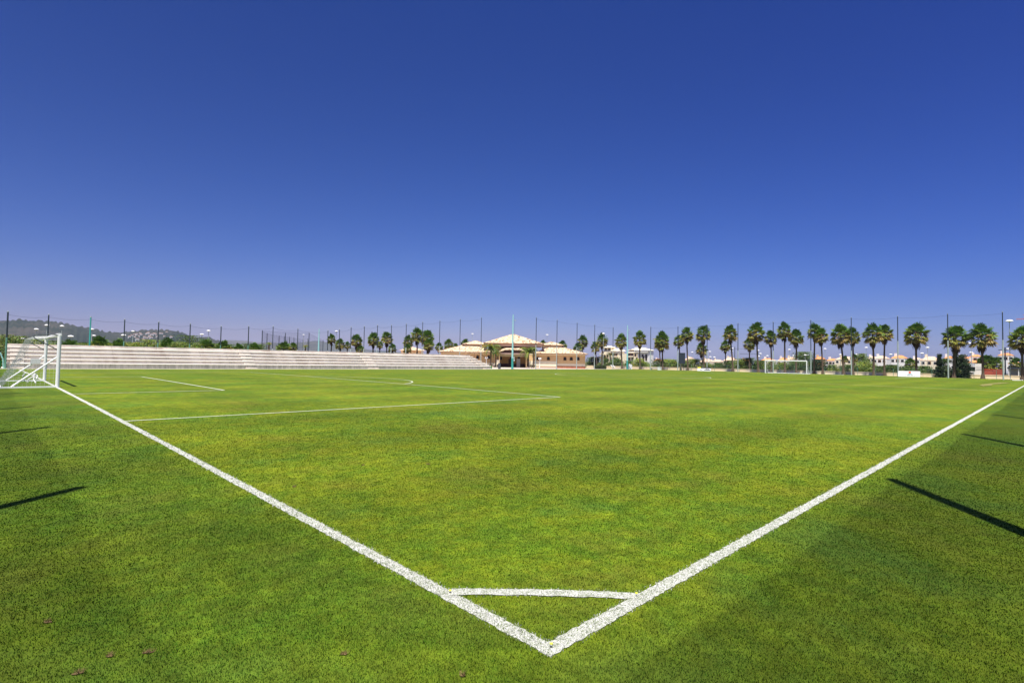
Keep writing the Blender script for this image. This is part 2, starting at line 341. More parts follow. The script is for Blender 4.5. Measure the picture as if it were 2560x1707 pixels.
def line_dist(x, y):
    d = np.minimum(np.where(y > -LW/2, np.abs(x), 9), np.where(x > -LW/2, np.abs(y), 9))
    C_ = np.array(CORN); f_ = np.linspace(0, 1, 160); cx_ = np.interp(f_, np.linspace(0, 1, 25), C_[:, 0]); cy_ = np.interp(f_, np.linspace(0, 1, 25), C_[:, 1])
    near_ = (np.hypot(x, y) < 1.6); dd = np.full(len(x), 9.0); ii = np.where(near_)[0]
    dd[ii] = np.min(np.hypot(x[ii][:, None]-cx_, y[ii][:, None]-cy_), axis=1)*LW/.12; d = np.minimum(d, dd)
    d = np.minimum(d, np.where((x > 0) & (x < 16.5), np.abs(y-13.84), 9)); return d
NB = 900000; RMAX = 26.0
r = 1.55*np.exp(rng.uniform(0, 1, NB)*math.log(RMAX/1.55)); th = YAW + rng.uniform(-.86, .86, NB)
bx, by = CAM[0]+r*np.cos(th), CAM[1]+r*np.sin(th)
bz = np.where((by > 0), .103*(1-((by-34)/34)**2), 0) - .002
fade = np.clip((RMAX-r)/14, .10, 1)
wd = .0024*np.maximum(1, r/2.8)*rng.uniform(.7, 1.3, NB); hg = .0135*fade*rng.uniform(.55, 1.25, NB)
def cells(sz, lo, hi):
    h = np.sin(np.floor(bx/sz)*127.1+np.floor(by/sz)*311.7)*43758.5453; return lo+(hi-lo)*(h-np.floor(h))
jx = bx.copy(); jy = by.copy(); bx = jx+rng.normal(0, .003, NB); by = jy+rng.normal(0, .003, NB)
tuft = cells(.011, .35, 1.65)*cells(.027, .7, 1.3)*cells(.09, .88, 1.12); bx, by = jx, jy
tint = (rng.uniform(.45, 1.6, NB)*tuft)[:, None]*np.ones(3)
yl = rng.random(NB) < .10; tint[yl] *= np.array([1.5, 1.15, 1.6])
LD = line_dist(bx, by) + rng.normal(0, .013, NB)
wh = LD < LW/2
BLADE_GAIN = np.array([.78, .84, .8])
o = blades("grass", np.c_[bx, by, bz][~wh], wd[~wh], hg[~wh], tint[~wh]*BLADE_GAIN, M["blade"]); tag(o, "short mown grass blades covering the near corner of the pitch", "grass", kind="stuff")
wt = (rng.uniform(.3, 1.4, wh.sum()))[:, None]*np.ones(3)
gs = rng.random(wh.sum()) < .30; wt[gs] = np.array([.16, .25, .04])
o = blades("painted_grass", np.c_[bx, by, bz+.004][wh], wd[wh]*1.05, hg[wh]*.9, wt, M["wblade"], .7); tag(o, "white painted grass blades of the corner lines", "painted grass", kind="stuff")

# divots and dry tufts in the near turf, small yellow tacks on the lines
for i, (px, py, s) in enumerate([(120, 1561, .055), (195, 1688, .06), (370, 1636, .07), (275, 1645, .05), (860, 1637, .06), (1157, 1690, .035), (1070, 1165, .11), (908, 1168, .07), (735, 1222, .08)]):
    d = ray(px, py); t = -CAM[2]/d[2]; p = CAM+d*t; mb = MB(); k = 11
    s *= .5; mb.add([(0, 0, .012)]+[(s*random.uniform(.5, 1.15)*math.cos(a), s*.55*random.uniform(.4, 1.25)*math.sin(a), .006) for a in [2*math.pi*j/k for j in range(k)]], [(0, 1+j, 1+(j+1) % k) for j in range(k)])
    for j in range(26):
        a = random.uniform(0, 6.28); q = s*random.uniform(0, 1); x, y = q*math.cos(a), q*.6*math.sin(a); b = random.uniform(0, 6.28)
        mb.add([(x-.002, y, .008), (x+.002, y, .008), (x+.02*math.cos(b), y+.02*math.sin(b), .024)], [(0, 1, 2)])
    o = mb.build("bare_patch", M["soil"], loc=(p[0], p[1], gz(p[0], p[1]))); o.rotation_euler.z = YAW-math.pi/2+random.uniform(-.3, .3); tag(o, kind="structure")
for (px, py), lb in zip([(1378, 1620), (1125, 1485), (1591, 1492)], ["at the very corner of the lines", "where the arc meets the left line", "where the arc meets the right line"]):
    d = ray(px, py); p = CAM+d*(-CAM[2]/d[2]); mb = MB(); mb.lathe([(.010, 0), (.010, .005), (.005, .007)], 10)
    tag(mb.build("ground_tack", M["ymark"], loc=(p[0], p[1], .027)), "small round yellow marker "+lb, "ground marker", "yellow markers on the corner lines")

# ------------------------------------------------------------------ bleachers
bl = thing("bleachers", "long pale concrete bleachers of five tiers with step flights, beyond the far touchline", "bleachers", (0, 72, 0))
X0, X1 = -.9, 64.2; TD = .66
base = MB().box(X0, 0, 0, X1+1.0, TD*5+.5, .50); base.build("base_wall", M["bconc"], bl)
for k in range(5):
    zt = .50+.42*k
    t = MB(); xe = X1+1.05-.55*k
    e = X0-.03
    while e < xe-.1:
        nxt = min(e+3.0, xe); q_ = [(TD*k-.11, zt+.002), (TD*k-.11, zt+.035), (TD*k-.045, zt+.10), (TD*(k+1)+.02, zt+.10), (TD*(k+1)+.02, zt+.002)]; x2 = nxt-.012; t.add([(e, *a) for a in q_]+[(x2, *a) for a in q_], [(0, 1, 2, 3, 4), (9, 8, 7, 6, 5)]+[(i, 5+i, 5+(i+1) % 5, (i+1) % 5) for i in range(5)]); e = nxt
    t.build("tread", M["tread"], bl)
    if k < 4:
        q = MB(); e = X0+.02
        while e < xe-.65:
            nxt = min(e+3.0, xe-.6); q.box(e, TD*(k+1), zt+.10, nxt-.015, TD*5+.5, zt+.42); e = nxt
        q.build("riser", M["conc"], bl)
par = MB(); e = X0+.02
while e < X1-1.3:
    nxt = min(e+4.5, X1-1.25); par.box(e, TD*5, 2.18, nxt-.02, TD*5+.18, 2.56); e = nxt
par.build("back_wall", M["conc"], bl)
for xa, xb in ((-.55, .5), (21.9, 23.2), (39.7, 41.3), (63.2, 65.0)):
    st = MB()
    st.box(xa, -.42, 0, xb, -.005, .22)
    for k in range(5 if xa < 60 else 4):
        zt = .60+.42*k; st.box(xa-.0+(-.55*k if xa > 60 else 0), TD*k+.26, zt, xb+(-.55*k if xa > 60 else 0), TD*(k+1)+(.0 if k < 4 else -.005), zt+.21)
    st.build("stair", M["conc"], bl)

# ------------------------------------------------------------------ net poles
def pole(px, ptop, Y=None, X=None, label="", style="std", base=0.0, lo=None, dia=.15, group=None, name="net_pole", cap=True):
    p = onY(px, ptop, Y) if Y is not None else onX(px, ptop, X); h = p[2]
    t = thing(name, label, "pole", (p[0], p[1], base), random.uniform(0, 3), group); h -= base
    r1 = dia/2
    if style == "std":
        lo = lo or h*.47
        MB().tube((0, 0, 0), (0, 0, lo), r1*1.1, r1, 10).build("lower_section", M["greypole"], t, smooth=False)
        MB().tube((0, 0, lo), (0, 0, h), r1*.82, r1*.72, 10).build("upper_section", M["darkpole"], t)
    elif style == "left":
        MB().tube((0, 0, 0), (0, 0, h*.55), r1, r1*.95, 10).build("lower_section", M["greenpole"], t)
        MB().tube((0, 0, h*.55), (0, 0, h), r1*.9, r1*.85, 10).build("upper_section", M["darkpole"], t)
    elif style == "teal":
        MB().tube((0, 0, 0), (0, 0, h), r1, r1*.8, 12).build("shaft", M["teal"], t)
    if cap: MB().lathe([(r1*.95, h), (r1*.95, h+.06), (.01, h+.1)], 10).build("cap", M["greypole"], t)
    return t, h
GA = "net poles behind the bleachers"
ordn = ["first", "second", "third", "fourth", "fifth", "sixth", "seventh", "eighth", "ninth", "tenth", "eleventh", "twelfth", "thirteenth", "fourteenth", "fifteenth", "sixteenth", "seventeenth", "eighteenth", "nineteenth", "twentieth"]
tops = []
t, h = pole(20, 780, Y=71.75, label="tall thin pole in front of the left end of the bleachers", style="left", dia=.16); tops.append((t.location.x, t.location.y, h))
rowA = [(122, 787, "left", "dark pole behind the bleachers, just left of the near goal post"), (227, 793, "teal", "teal pole behind the bleachers, right of the near goal post"),
        (312, 799, "left", "dark pole behind the bleachers, first right of the teal pole"), (397, 805, "left", "dark pole in front of the white hillside village"),
        (476, 810, "left", "dark pole in front of the dark round tree, right of the hillside village"), (553, 816, "left", "dark pole behind the bleachers above the spiky palm where the hill ends"),
        (622, 816, "left", "dark pole above the leftmost middle step flight of the bleachers"), (683, 816, "std", "dark pole in front of the grey net cage, beside a thin palm"),
        (745, 822, "std", "dark pole behind the bleachers at the right of the bushy palm by the net cage"), (820, 826, "std", "dark pole touching the left edge of the first tall palm clump"),
        (849, 824, "std", "dark pole crossing the first palm clump behind the bleachers"), (878, 818, "std", "dark pole at the left edge of the palm beside the first clump"),
        (911, 816, "std", "dark pole standing free between two palms behind the bleachers"), (944, 813, "std", "dark pole crossing the right side of a fan palm left of the palm pair"),
        (979, 813, "std", "dark pole along the right side of a fan palm above the low yellow hut"), (1016, 810, "std", "dark pole crossing the left side of the big palm clump"),
        (1057, 805, "std", "dark pole crossing the middle of the big palm clump"), (1100, 802, "std", "dark pole at the left corner of the clubhouse roof"),
        (1151, 798, "std", "dark pole in front of the left wing roof of the clubhouse"), (1204, 794, "std", "tallest dark pole at the right end of the bleachers")]
for px, pt, stl, lb in rowA:
    t, h = pole(px, pt, Y=75.9, label=lb, style=stl, group=GA, dia=.14 if stl != "teal" else .17, lo=None); tops.append((t.location.x, t.location.y, h))
tops2 = []
def mast(px, pt, Y, label, lowpaint=True):
    p = onY(px, pt, Y); h = p[2]; t = thing("light_mast", label, "mast", (p[0], p[1], 0), 0, "turquoise masts along the far touchline")
    sp = 2.1
    MB().tube((0, 0, .0), (0, 0, sp), .22, .20, 14).build("lower_shaft", M["teal"], t)
    MB().tube((0, 0, sp), (0, 0, h), .20, .085, 14).build("upper_shaft", M["aqua"], t)
    MB().box(-.3, -.3, 0, .3, .3, .05).build("base_plate", M["greypole"], t)
    MB().tube((.1, 0, h-1.0), (.62, 0, h-1.12), .03).box(.5, -.1, -.08+h-1.12, .75, .1, h-1.05).build("bracket", M["greypole"], t)
    MB().tube((.45, 0, h-1.1), (.45, .02, 3.0), .012, n=5).build("cable", M["darkpole"], t)
    return t, h
t, h = mast(1283, 786, 71.9, "turquoise mast in front of the clubhouse entrance"); M1 = t
f1 = MB().box(.22, -.12, 2.0, .45, .10, 2.35); f1.build("control_box", M["board"], t); MB().lathe([(.05, 1.55), (.16, 1.62), (.16, 1.85), (.05, 1.9)], 10, .42, 0).build("speaker_horn", M["board"], t)
MB().tube((.30, .05, 0), (.30, .05, 2.1), .04).build("conduit", M["greypole"], t)
for px, pt, lb in [(1341, 794, "dark pole in front of the left part of the clubhouse right wing"), (1393, 800, "dark pole before the middle of the clubhouse right wing"),
                   (1443, 807, "dark pole near the right corner of the clubhouse"), (1487, 812, "dark pole just left of the trimmed box hedge"), (1533, 818, "dark pole beside the two white loungers, right of the box hedge")]:
    t, h = pole(px, pt, Y=72, label=lb, group="net poles along the far touchline", dia=.17); tops2.append((t.location.x, t.location.y, h))
t, h = mast(1569, 813, 72.3, "turquoise mast at the far corner, beside the leaning white panel")
tops3 = []
rowC = [(1627, 817, "slim pole left of the dark scoreboard, behind the low white bench"), (1695, 816, "pale pole touching the left edge of the dark scoreboard"), (1768, 812, "slim pole rising behind the white and yellow board"),
        (1845, 808, "slim pole halfway between the yellow board and the far goal"), (1933, 805, "slim pole in front of the left part of the far goal"), (2027, 800, "slim pole at the right post of the far goal"),
        (2128, 794, "slim pole in front of a palm, between the far goal and the emblem board"), (2244, 791, "slim pole at the left edge of the board with the red dot"), (2369, 785, "slim white pole in front of the dark conifers"),
        (2506, 780, "tallest slim pole near the right edge of the picture")]
for px, pt, lb in rowC:
    t, h = pole(px, pt, X=112, label=lb, group="net poles behind the far goal", dia=.19, lo=4.6 if px < 2200 else 6.3); tops3.append((t.location.x, t.location.y, h))
def cable(pts, label, name="net_cable"):
    mb = MB()
    for (a, b) in zip(pts, pts[1:]):
        q = []
        for k in range(7): f = k/6; q.append((a[0]+(b[0]-a[0])*f, a[1]+(b[1]-a[1])*f, (a[2]+(b[2]-a[2])*f)-.25-.18*math.sin(math.pi*f)))
        mb.path(q, .012, 4)
    tag(mb.build(name, M["darkpole"]), label, "cable", "cables between the net poles")
cable(tops, "thin sagging cable between the pole tops behind the bleachers"); cable(tops2, "thin sagging cable between the poles in front of the clubhouse")
cable(tops3, "thin sagging cable between the poles behind the far goal")
# ball-stop nets and their poles beside the photographer, along both near sides (their shade lies on the turf)
def side_net(label, a, b, H=10.45):
    mb = MB(); L = math.dist(a, b); n = int(L/8.5)*6; pt = [(a[0]+(b[0]-a[0])*k/n, a[1]+(b[1]-a[1])*k/n) for k in range(n+1)]
    vs = [(x, y, .05) for x, y in pt]+[(x, y, H-.5*math.sin(math.pi*(k % 6)/6)-.12*math.sin(k*2.3)**2) for k, (x, y) in enumerate(pt)]
    mb.add(vs, [(k, k+1, n+2+k, n+1+k) for k in range(n)])
    tag(mb.build("ball_stop_net", M["netdark"] if "touchline" in label else M["netthin"]), label, "net", "ball stop nets along the near sides")
side_net("green ball stop net along the near touchline", (-4.62, -2.6), (112, -2.95)); side_net("green ball stop net along the near goal line", (-4.62, -2.6), (-4.45, 70))
for i, (x, y) in enumerate([(4.43, -2.62), (12.8, -2.72), (21.6, -2.8), (30.1, -2.85), (38.6, -2.9), (47.2, -2.92), (55.8, -2.94), (64.4, -2.95), (73, -2.95), (82, -2.95), (91, -2.95), (100, -2.95)]):
    t = thing("net_pole", "net pole beside the near touchline, %s from the camera" % ordn[i], "pole", (x, y, 0), 0, "net poles along the near touchline")
    MB().tube((0, 0, 0), (0, 0, 10.5), .13, .09, 10).build("shaft", M["greypole"], t)
for i, (x, y) in enumerate([(-4.62, -2.6), (-4.64, 4.22), (-4.5, 11.28), (-4.45, 17.2), (-4.45, 24.2), (-4.45, 31.2), (-4.45, 38.2), (-4.45, 45.2), (-4.45, 52.2), (-4.45, 59.2), (-4.45, 66.2)]):
    t = thing("net_pole", "net pole beside the near goal line, %s from the camera" % ordn[i], "pole", (x, y, 0), 0, "net poles along the near goal line")
    MB().tube((0, 0, 0), (0, 0, 10.5), .13, .09, 10).build("shaft", M["greypole"], t)

# net cage beyond the bleachers
cg = thing("net_cage", "grey net cage on thin poles beyond the middle of the bleachers", "net cage", (0, 0, 0))
def cagepts(l): return [onY(px, py, Y) for px, py, Y in l]
near = cagepts([(656, 826, 108), (773, 832, 120), (808, 850, 150)]); back = cagepts([(668, 833, 120), (698, 839, 132), (724, 842, 140), (758, 848, 152), (770, 846, 150)]); mid_ = cagepts([(711, 840, 136), (735, 844, 145), (714, 832, 122)])
for p in near+back+mid_: MB().tube((p[0], p[1], 0), (p[0], p[1], p[2]), .10, .08, 8).build("post", M["darkpole"], cg)
for chain in (near, [near[0]]+back):
    mb = MB()
    for a, b in zip(chain, chain[1:]): mb.add([(a[0], a[1], .2), (b[0], b[1], .2), tuple(b), tuple(a)], [(0, 1, 2, 3)])
    mb.build("net_panel", M["netgrey"], cg)

# ------------------------------------------------------------------ goals
def goal(name, label, x, s, near=True):
    g = thing(name, label, "goal", (x, 34, gz(x, 34)*.4), 0 if s < 0 else math.pi)
    # local: x backwards is -x, y along goal line
    hy = 3.66+.06; D = 1.88; pr_ = .075 if near else .095
    def post(y):
        MB().tube((0, y, 0), (0, y, 2.50), pr_, pr_, 16).build("post", M["white"], g, smooth=False)
    post(-hy); post(hy)
    MB().tube((0, -hy-.06, 2.50), (0, hy+.06, 2.50), pr_, pr_, 16).build("crossbar", M["white"], g)
    for y in (-hy, hy):
        MB().box(-D, y-.06, .005, -.06, y+.06, .125).build("ground_bar", M["white"], g)
        MB().tube((-.05, y, 1.46), (-1.56, y, .12), .036, .036, 10).build("brace", M["white"], g)
        hoop = [(-.05, y, 2.50), (-.78, y, 2.49), (-.86, y, 2.46), (-.90, y, 2.40), (-.88, y, 2.33), (-.80, y, 2.27), (-.05, y, 1.80)]
        MB().path(hoop, .021, 8).build("net_hoop", M["chrome"], g)
    MB().box(-D-.12, -hy-.06, .005, -D-.003, hy+.06, .13 if near else .2).build("back_bar", M["white"], g)
    # net
    nt_ = MB(); st = .14 if near else .30; rr = .0022 if near else .005
    prof = [(0, 2.46), (-.45, 2.42), (-.88, 2.38), (-1.05, 1.9), (-1.22, 1.4), (-1.45, .85), (-1.72, .35), (-1.86, .13)]
    ny = int(2*hy/st)
    for k in range(ny+1):
        y = -hy+2*hy*k/ny; sag = .05*math.sin(k*1.7)
        nt_.path([(px_+(sag if 2 < i < 7 else 0), y, pz) for i, (px_, pz) in enumerate(prof)], rr, 3)
    seglen = [math.dist(a, b) for a, b in zip(prof, prof[1:])]; tot = sum(seglen); nn = int(tot/st)
    def along(d):
        for (a, b, L) in zip(prof, prof[1:], seglen):
            if d <= L: return (a[0]+(b[0]-a[0])*d/L, a[1]+(b[1]-a[1])*d/L)
            d -= L
        return prof[-1]
    for k in range(nn+1):
        a = along(tot*k/nn); pts = []
        for j in range(13): y = -hy+2*hy*j/12; pts.append((a[0]+.04*math.sin(j*2.1+k), y, a[1]-.05*math.sin(math.pi*((j*3) % 12)/12)*(1 if k < nn*.4 else .2)))
        nt_.path(pts, rr, 3)
    for y in (-hy, hy):
        for k in range(2, nn+1):
            a = along(tot*k/nn); nt_.tube((0, y, max(.1, a[1]-.02)), (a[0], y, a[1]), rr, rr, 3)
        for k in range(1, 12):
            x_ = -1.8*k/12; zt = 2.42 if x_ > -.88 else max(.12, 2.38-(-.88-x_)/.98*2.25); nt_.tube((x_, y, .12), (x_, y, zt), rr, rr, 3)
    nt_.build("net", M["cord"], g)
    if near:
        for bxp, byp in ((-.62, 2.2), (-.45, 2.7), (-.8, 2.9), (-.5, 1.6)):
            mb = MB(); q = [(bxp+random.uniform(-.15, .15), byp+random.uniform(-.15, .15), z) for z in (.05, .22, .38, .55)]; mb.path(q, .035, 6); mb.build("net_bundle", M["cord"], g)
        mb = MB(); mb.box(-.62, hy-.10, 1.02, -.20, hy+.02, 1.30); mb.build("net_bundle", M["cord"], g)
    return g
goal("football_goal", "white football goal at the left edge, seen from its side", 0, -1)
g2 = goal("football_goal", "small white football goal at the far end before the palms", FL, 1, False)
# ground anchors beside the far goal
mb = MB().box(-.5, 4.0, 0, -.38, 4.9, .05); mb.build("anchor_bar", M["ymark"], g2)

# shrub / palm generators -------------------------------------------------------
def leaf_blob(w, d, h, n, pal, size, seed, zlo=0.0, shape='round'):
    rg = random.Random(seed); mb = MB()
    cl = []
    for k in range(max(6, n//55)):
        a = rg.uniform(0, 2*math.pi); q = rg.random()**.5; z = rg.random()
        sc = math.sqrt(max(0.03, 1-(2*z-1)**2)) if shape == 'round' else (1.02-z if shape == 'cone' else 1-(z**4)*.5)
        if shape == 'round' and z < .5: sc = max(sc, .8)
        cl.append((math.cos(a)*q*sc*w/2, math.sin(a)*q*sc*d/2, zlo+z*(h-zlo), rg.uniform(.7, 1.25), rg.choice(pal)))
    for k in range(n):
        cx, cy, cz, br, pc = rg.choice(cl); rr = .17*min(w, h)*(1 if shape != 'cone' else .6)
        x, y, z = cx+rg.gauss(0, rr), cy+rg.gauss(0, rr), cz+rg.gauss(0, rr*.8)
        z = min(max(z, .02), h*1.05)
        u = Vector((rg.gauss(0, 1), rg.gauss(0, 1), rg.gauss(0, 1))).normalized(); v = u.orthogonal().normalized(); s = size*rg.uniform(.6, 1.3)
        c = tuple(t*br*rg.uniform(.8, 1.25) for t in pc); p = Vector((x, y, z))
        mb.add([p-u*s, p+v*s*.5, p+u*s, p-v*s*.5], [(0, 1, 2, 3)], c)
    return mb
PAL_D = [(.05, .10, .018), (.07, .125, .020), (.10, .14, .025)]
PAL_M = [(.095, .165, .024), (.13, .19, .028), (.19, .22, .036)]
PAL_Y = [(.20, .27, .035), (.26, .29, .045), (.12, .19, .025)]
PAL_X = [(.022, .045, .014), (.016, .034, .012), (.030, .055, .016)]
def bush(px0, px1, ptop, label, X=None, Y=None, pal=PAL_M, dens=1.0, name="shrub", cat="shrub", group=None, shape='round', depth=None, stem=True, zlo=0.0, seed=None):
    pc = (px0+px1)/2; p = onX(pc, ptop, X) if X is not None else onY(pc, ptop, Y)
    w = (px1-px0)*mpp(p); h = p[2]; n = int(dens*min(2600, max(350, (px1-px0)*h/mpp(p)*1.5)))
    t = thing(name, label, cat, (p[0], p[1], 0), 0, group)
    sz = max(.10, 1.6*mpp(p))
    leaf_blob(w*.86, depth or min(w*.86, 3.5), h*.95, n, pal, sz, seed or int(px0*7+ptop), zlo, shape).build("foliage", M["leaf"], t)
    if stem: MB().tube((0, 0, 0), (.05, 0, h*.6), max(.06, w*.025), .04, 7).build("stem", M["bark"], t)
    return t

def fan_crown(seed, n=84):
    rg = random.Random(seed); mb = MB()
    for i in range(n):
        f = (i+.5)/n                              # 0 young, upright - 1 old, hanging
        el = R_(84-112*f**.8+rg.uniform(-16, 16)); az = i*2.39996+rg.uniform(-.3, .3)
        zb = -.62*f; pl = rg.uniform(.75, 1.1)*(1-.25*f)*(.78+.3*math.cos(el))*(1.22 if f < .16 and i % 2 else 1); fr = rg.uniform(.62, .85)
        d = Vector((math.cos(el)*math.cos(az), math.cos(el)*math.sin(az), math.sin(el))); b = Vector((0, 0, zb)); tip = b+d*pl
        f_ = f+rg.uniform(-.17, .17)
        if f_ < .34: c = (.085, .17, .022)
        elif f_ < .6: c = (.15, .22, .03)
        elif f_ < .9: c = (.28, .28, .05)
        else: c = (.32, .24, .07)
        br = rg.uniform(.75, 1.3); c = tuple(t*br for t in c)
        side = d.cross(Vector((0, 0, 1)))
        if side.length < .05: side = Vector((1, 0, 0))
        side.normalize(); nrm = side.cross(d)
        q = side*rg.uniform(.7, 1)+nrm*rg.uniform(-.5, .5); side = (q-d*q.dot(d)).normalized(); nrm = side.cross(d)
        mb.add([b-side*.02, b+side*.02, tip+side*.02, tip-side*.02], [(0, 1, 2, 3)], (.12, .13, .04))
        ns = 11
        for k in range(ns):
            a = R_(-78+156*k/(ns-1)); L = fr*(1-.28*abs(k-(ns-1)/2)/(ns/2))*rg.uniform(.85, 1.1)
            dd = (d*math.cos(a)+side*math.sin(a)); m_ = tip+dd*L*.6+nrm*.05*(-1)**k
            e = tip+dd*L+Vector((0, 0, -.16*L*(1+f)))
            wv = (side*math.cos(a)-d*math.sin(a))*(.07 if f < .3 else .085)
            cc = tuple(t*rg.uniform(.88, 1.12) for t in c)
            mb.add([tip, m_-wv, e, m_+wv], [(0, 1, 2, 3)], cc)
    return mb.mesh("crown")
def skirt_mesh(seed):
    rg = random.Random(seed); mb = MB()
    for i in range(90):
        az = rg.uniform(0, 6.283); z0 = rg.uniform(-1.5, -.5); L = rg.uniform(.5, .9); o = rg.uniform(.22, .48)*(1 if z0 > -1.5 else .75)
        a = Vector((.12*math.cos(az), .12*math.sin(az), z0)); m_ = Vector((o*math.cos(az), o*math.sin(az), z0-.22)); e = Vector((o*.75*math.cos(az+.2), o*.75*math.sin(az+.2), z0-L))
        s = Vector((-math.sin(az), math.cos(az), 0))*.10
        mb.add([a, m_-s, e, m_+s], [(0, 1, 2, 3)])
    return mb.mesh("dead_frond_skirt")
def stalks_mesh(seed):
    rg = random.Random(seed); mb = MB()
    for i in range(6):
        az = rg.uniform(0, 6.283); d = Vector((math.cos(az), math.sin(az), 0))
        a = Vector((0, 0, -.2)); m_ = a+d*.75+Vector((0, 0, .25)); e = m_+d*.4+Vector((0, 0, -.75)); mb.tube(a, m_, .025, .02, 4)
        for k in range(9):
            o = Vector((rg.gauss(0, .1), rg.gauss(0, .1), rg.gauss(0, .1))); mb.tube(m_+o*.4, e+o*1.4, .02, .008, 4)
    return mb.mesh("seed_stalks")
CR = [fan_crown(s) for s in range(6)]; SK = [skirt_mesh(s) for s in range(3)]; SS = [stalks_mesh(s) for s in range(4)]
def fan_palm(px, ptop, wpx, label, X=None, Y=None, pxb=None, group=None, stalks=True, skirt=True, vs=1.0):
    p = onX(px, ptop, X) if X is not None else onY(px, ptop, Y)
    sc = wpx*mpp(p)/2.95; vs = 1+(vs-1)*.35; H = p[2]-1.55*sc*vs
    pb = p if pxb is None else (onX(pxb, 925, X) if X is not None else onY(pxb, 925, Y))
    t = thing("palm_tree", label, "palm tree", (pb[0], pb[1], 0), random.uniform(0, 6.28), group)
    Mi = Matrix.Rotation(-t.rotation_euler.z, 4, 'Z'); off = Mi @ Vector((p[0]-pb[0], p[1]-pb[1], 0))
    k = random.randrange(6)
    o = link("crown", CR[k], M["leaf"], t, (off.x, off.y, H)); o.scale = (sc, sc, sc*vs)
    if skirt: o = link("dead_frond_skirt", SK[k % 3], M["skirt"], t, (off.x, off.y, H)); o.scale = (sc, sc, sc*vs)
    if stalks: o = link("seed_stalks", SS[k % 4], M["flower"], t, (off.x, off.y, H)); o.scale = (sc, sc, sc*vs)
    mb = MB(); pts = []
    for i in range(9): f = i/8; pts.append((off.x*f**1.2+.05*math.sin(f*5+k), off.y*f**1.2, H*f))
    pts[-1] = (off.x, off.y, H)
    for i in range(8): mb.tube(pts[i], pts[i+1], (.20-.08*(i/8)**.5 if i else .32)*min(1.15, max(.75, sc)), (.20-.08*((i+1)/8)**.5)*min(1.15, max(.75, sc)), 9, caps=False)
    mb.build("trunk", M["trunk"], t); return t
def feather_palm(px, ptop, wpx, label, Y=None, X=None, pal=((.10, .20, .025), (.17, .22, .035), (.40, .28, .05)), trunks=(0,), group=None, lean=0):
    p = onY(px, ptop, Y) if Y is not None else onX(px, ptop, X)
    W = wpx*mpp(p); R = W/2*1.1; H = max(.5, p[2]-R*.75); t = thing("feather_palm", label, "palm tree", (p[0], p[1], 0), 0, group)
    rg = random.Random(int(px)); mb = MB()
    for i in range(38):
        az = i*2.4+rg.uniform(-.2, .2); el = R_(rg.uniform(5, 80)); c0 = pal[0] if i < 12 else rg.choice(pal); br = rg.uniform(.75, 1.3); prev = Vector((lean, 0, H)); L = R*rg.uniform(.85, 1.2); ang = el
        for k in range(8):
            d = Vector((math.cos(ang)*math.cos(az), math.cos(ang)*math.sin(az), math.sin(ang))); nx_ = prev+d*L/8; s = d.cross(Vector((0, 0, 1)))
            if s.length < .05: s = Vector((1, 0, 0))
            s.normalize(); c = tuple(q*br for q in c0)
            for sg in (1, -1):
                for h_ in (0, .5):
                    b0 = prev.lerp(nx_, h_); e = b0+s*sg*L*.20*(1.1-k/9)+d*L*.12+Vector((0, 0, -.06*L)); mb.add([b0, b0+d*L*.05, e], [(0, 1, 2)], c)
            prev = nx_; ang -= R_(15)
    mb.build("crown", M["leaf"], t)
    MB().tube((0, 0, 0), (lean*.5, 0, H*.5), .17, .14, 8).tube((lean*.5, 0, H*.5), (lean, 0, H), .14, .13, 8).build("trunk", M["trunk"], t)
    return t

# ------------------------------------------------------------------ clubhouse
YB = 0.0
UV = np.array([math.sin(YAW), -math.cos(YAW), 0]); VV = np.array([math.cos(YAW), math.sin(YAW), 0])
d0 = ray(1283, 898); OC = CAM + d0*(127/float(d0 @ VV)); OC[2] = 0
def locp(px, py, d): r = ray(px, py); P = CAM+r*((d-float((CAM-OC) @ VV))/float(r @ VV)); return float((P-OC) @ UV), float(P[2]), P
def bx_(px, py=900, Y=YB): return locp(px, py, Y-YB)[0]
def bz_(px, py, Y=YB): return locp(px, py, Y-YB)[1]
def bd(px, py, d): return locp(px, py, d)[0]
def hd(px, py, d): return locp(px, py, d)[1]
def wy(px, off): return float(locp(px, 900, -off)[2][1])      # world y of a spot that far in front of the clubhouse
ch = thing("clubhouse", "ochre clubhouse with mottled tile hip roofs and shaded entrance porch", "building", tuple(OC), YAW-math.pi/2)
def frustum(mb, x0, x1, y0, y1, z0, tx0, tx1, ty0, ty1, z1):
    mb.add([(x0, y0, z0), (x1, y0, z0), (x1, y1, z0), (x0, y1, z0), (tx0, ty0, z1), (tx1, ty0, z1), (tx1, ty1, z1), (tx0, ty1, z1)],
           [(0, 3, 2, 1), (4, 5, 6, 7), (0, 1, 5, 4), (1, 2, 6, 5), (2, 3, 7, 6), (3, 0, 4, 7)])
def hiproof(name, x0, x1, y0, y1, z0, tx0, tx1, ty0, ty1, z1, par, mat="roof"):
    mb = MB(); frustum(mb, x0, x1, y0, y1, z0, tx0, tx1, ty0, ty1, z1); o = mb.build(name, M[mat], par)
    e = MB().box(x0+.05, y0+.05, z0-.16, x1-.05, y1-.05, z0-.003); e.build("eave", M["eave"], o); return o
def wallblock(x0, x1, y0, y1, z0, z1, mat, par, name="wall"): return MB().box(x0, y0, z0, x1, y1, z1).build(name, M[mat], par)
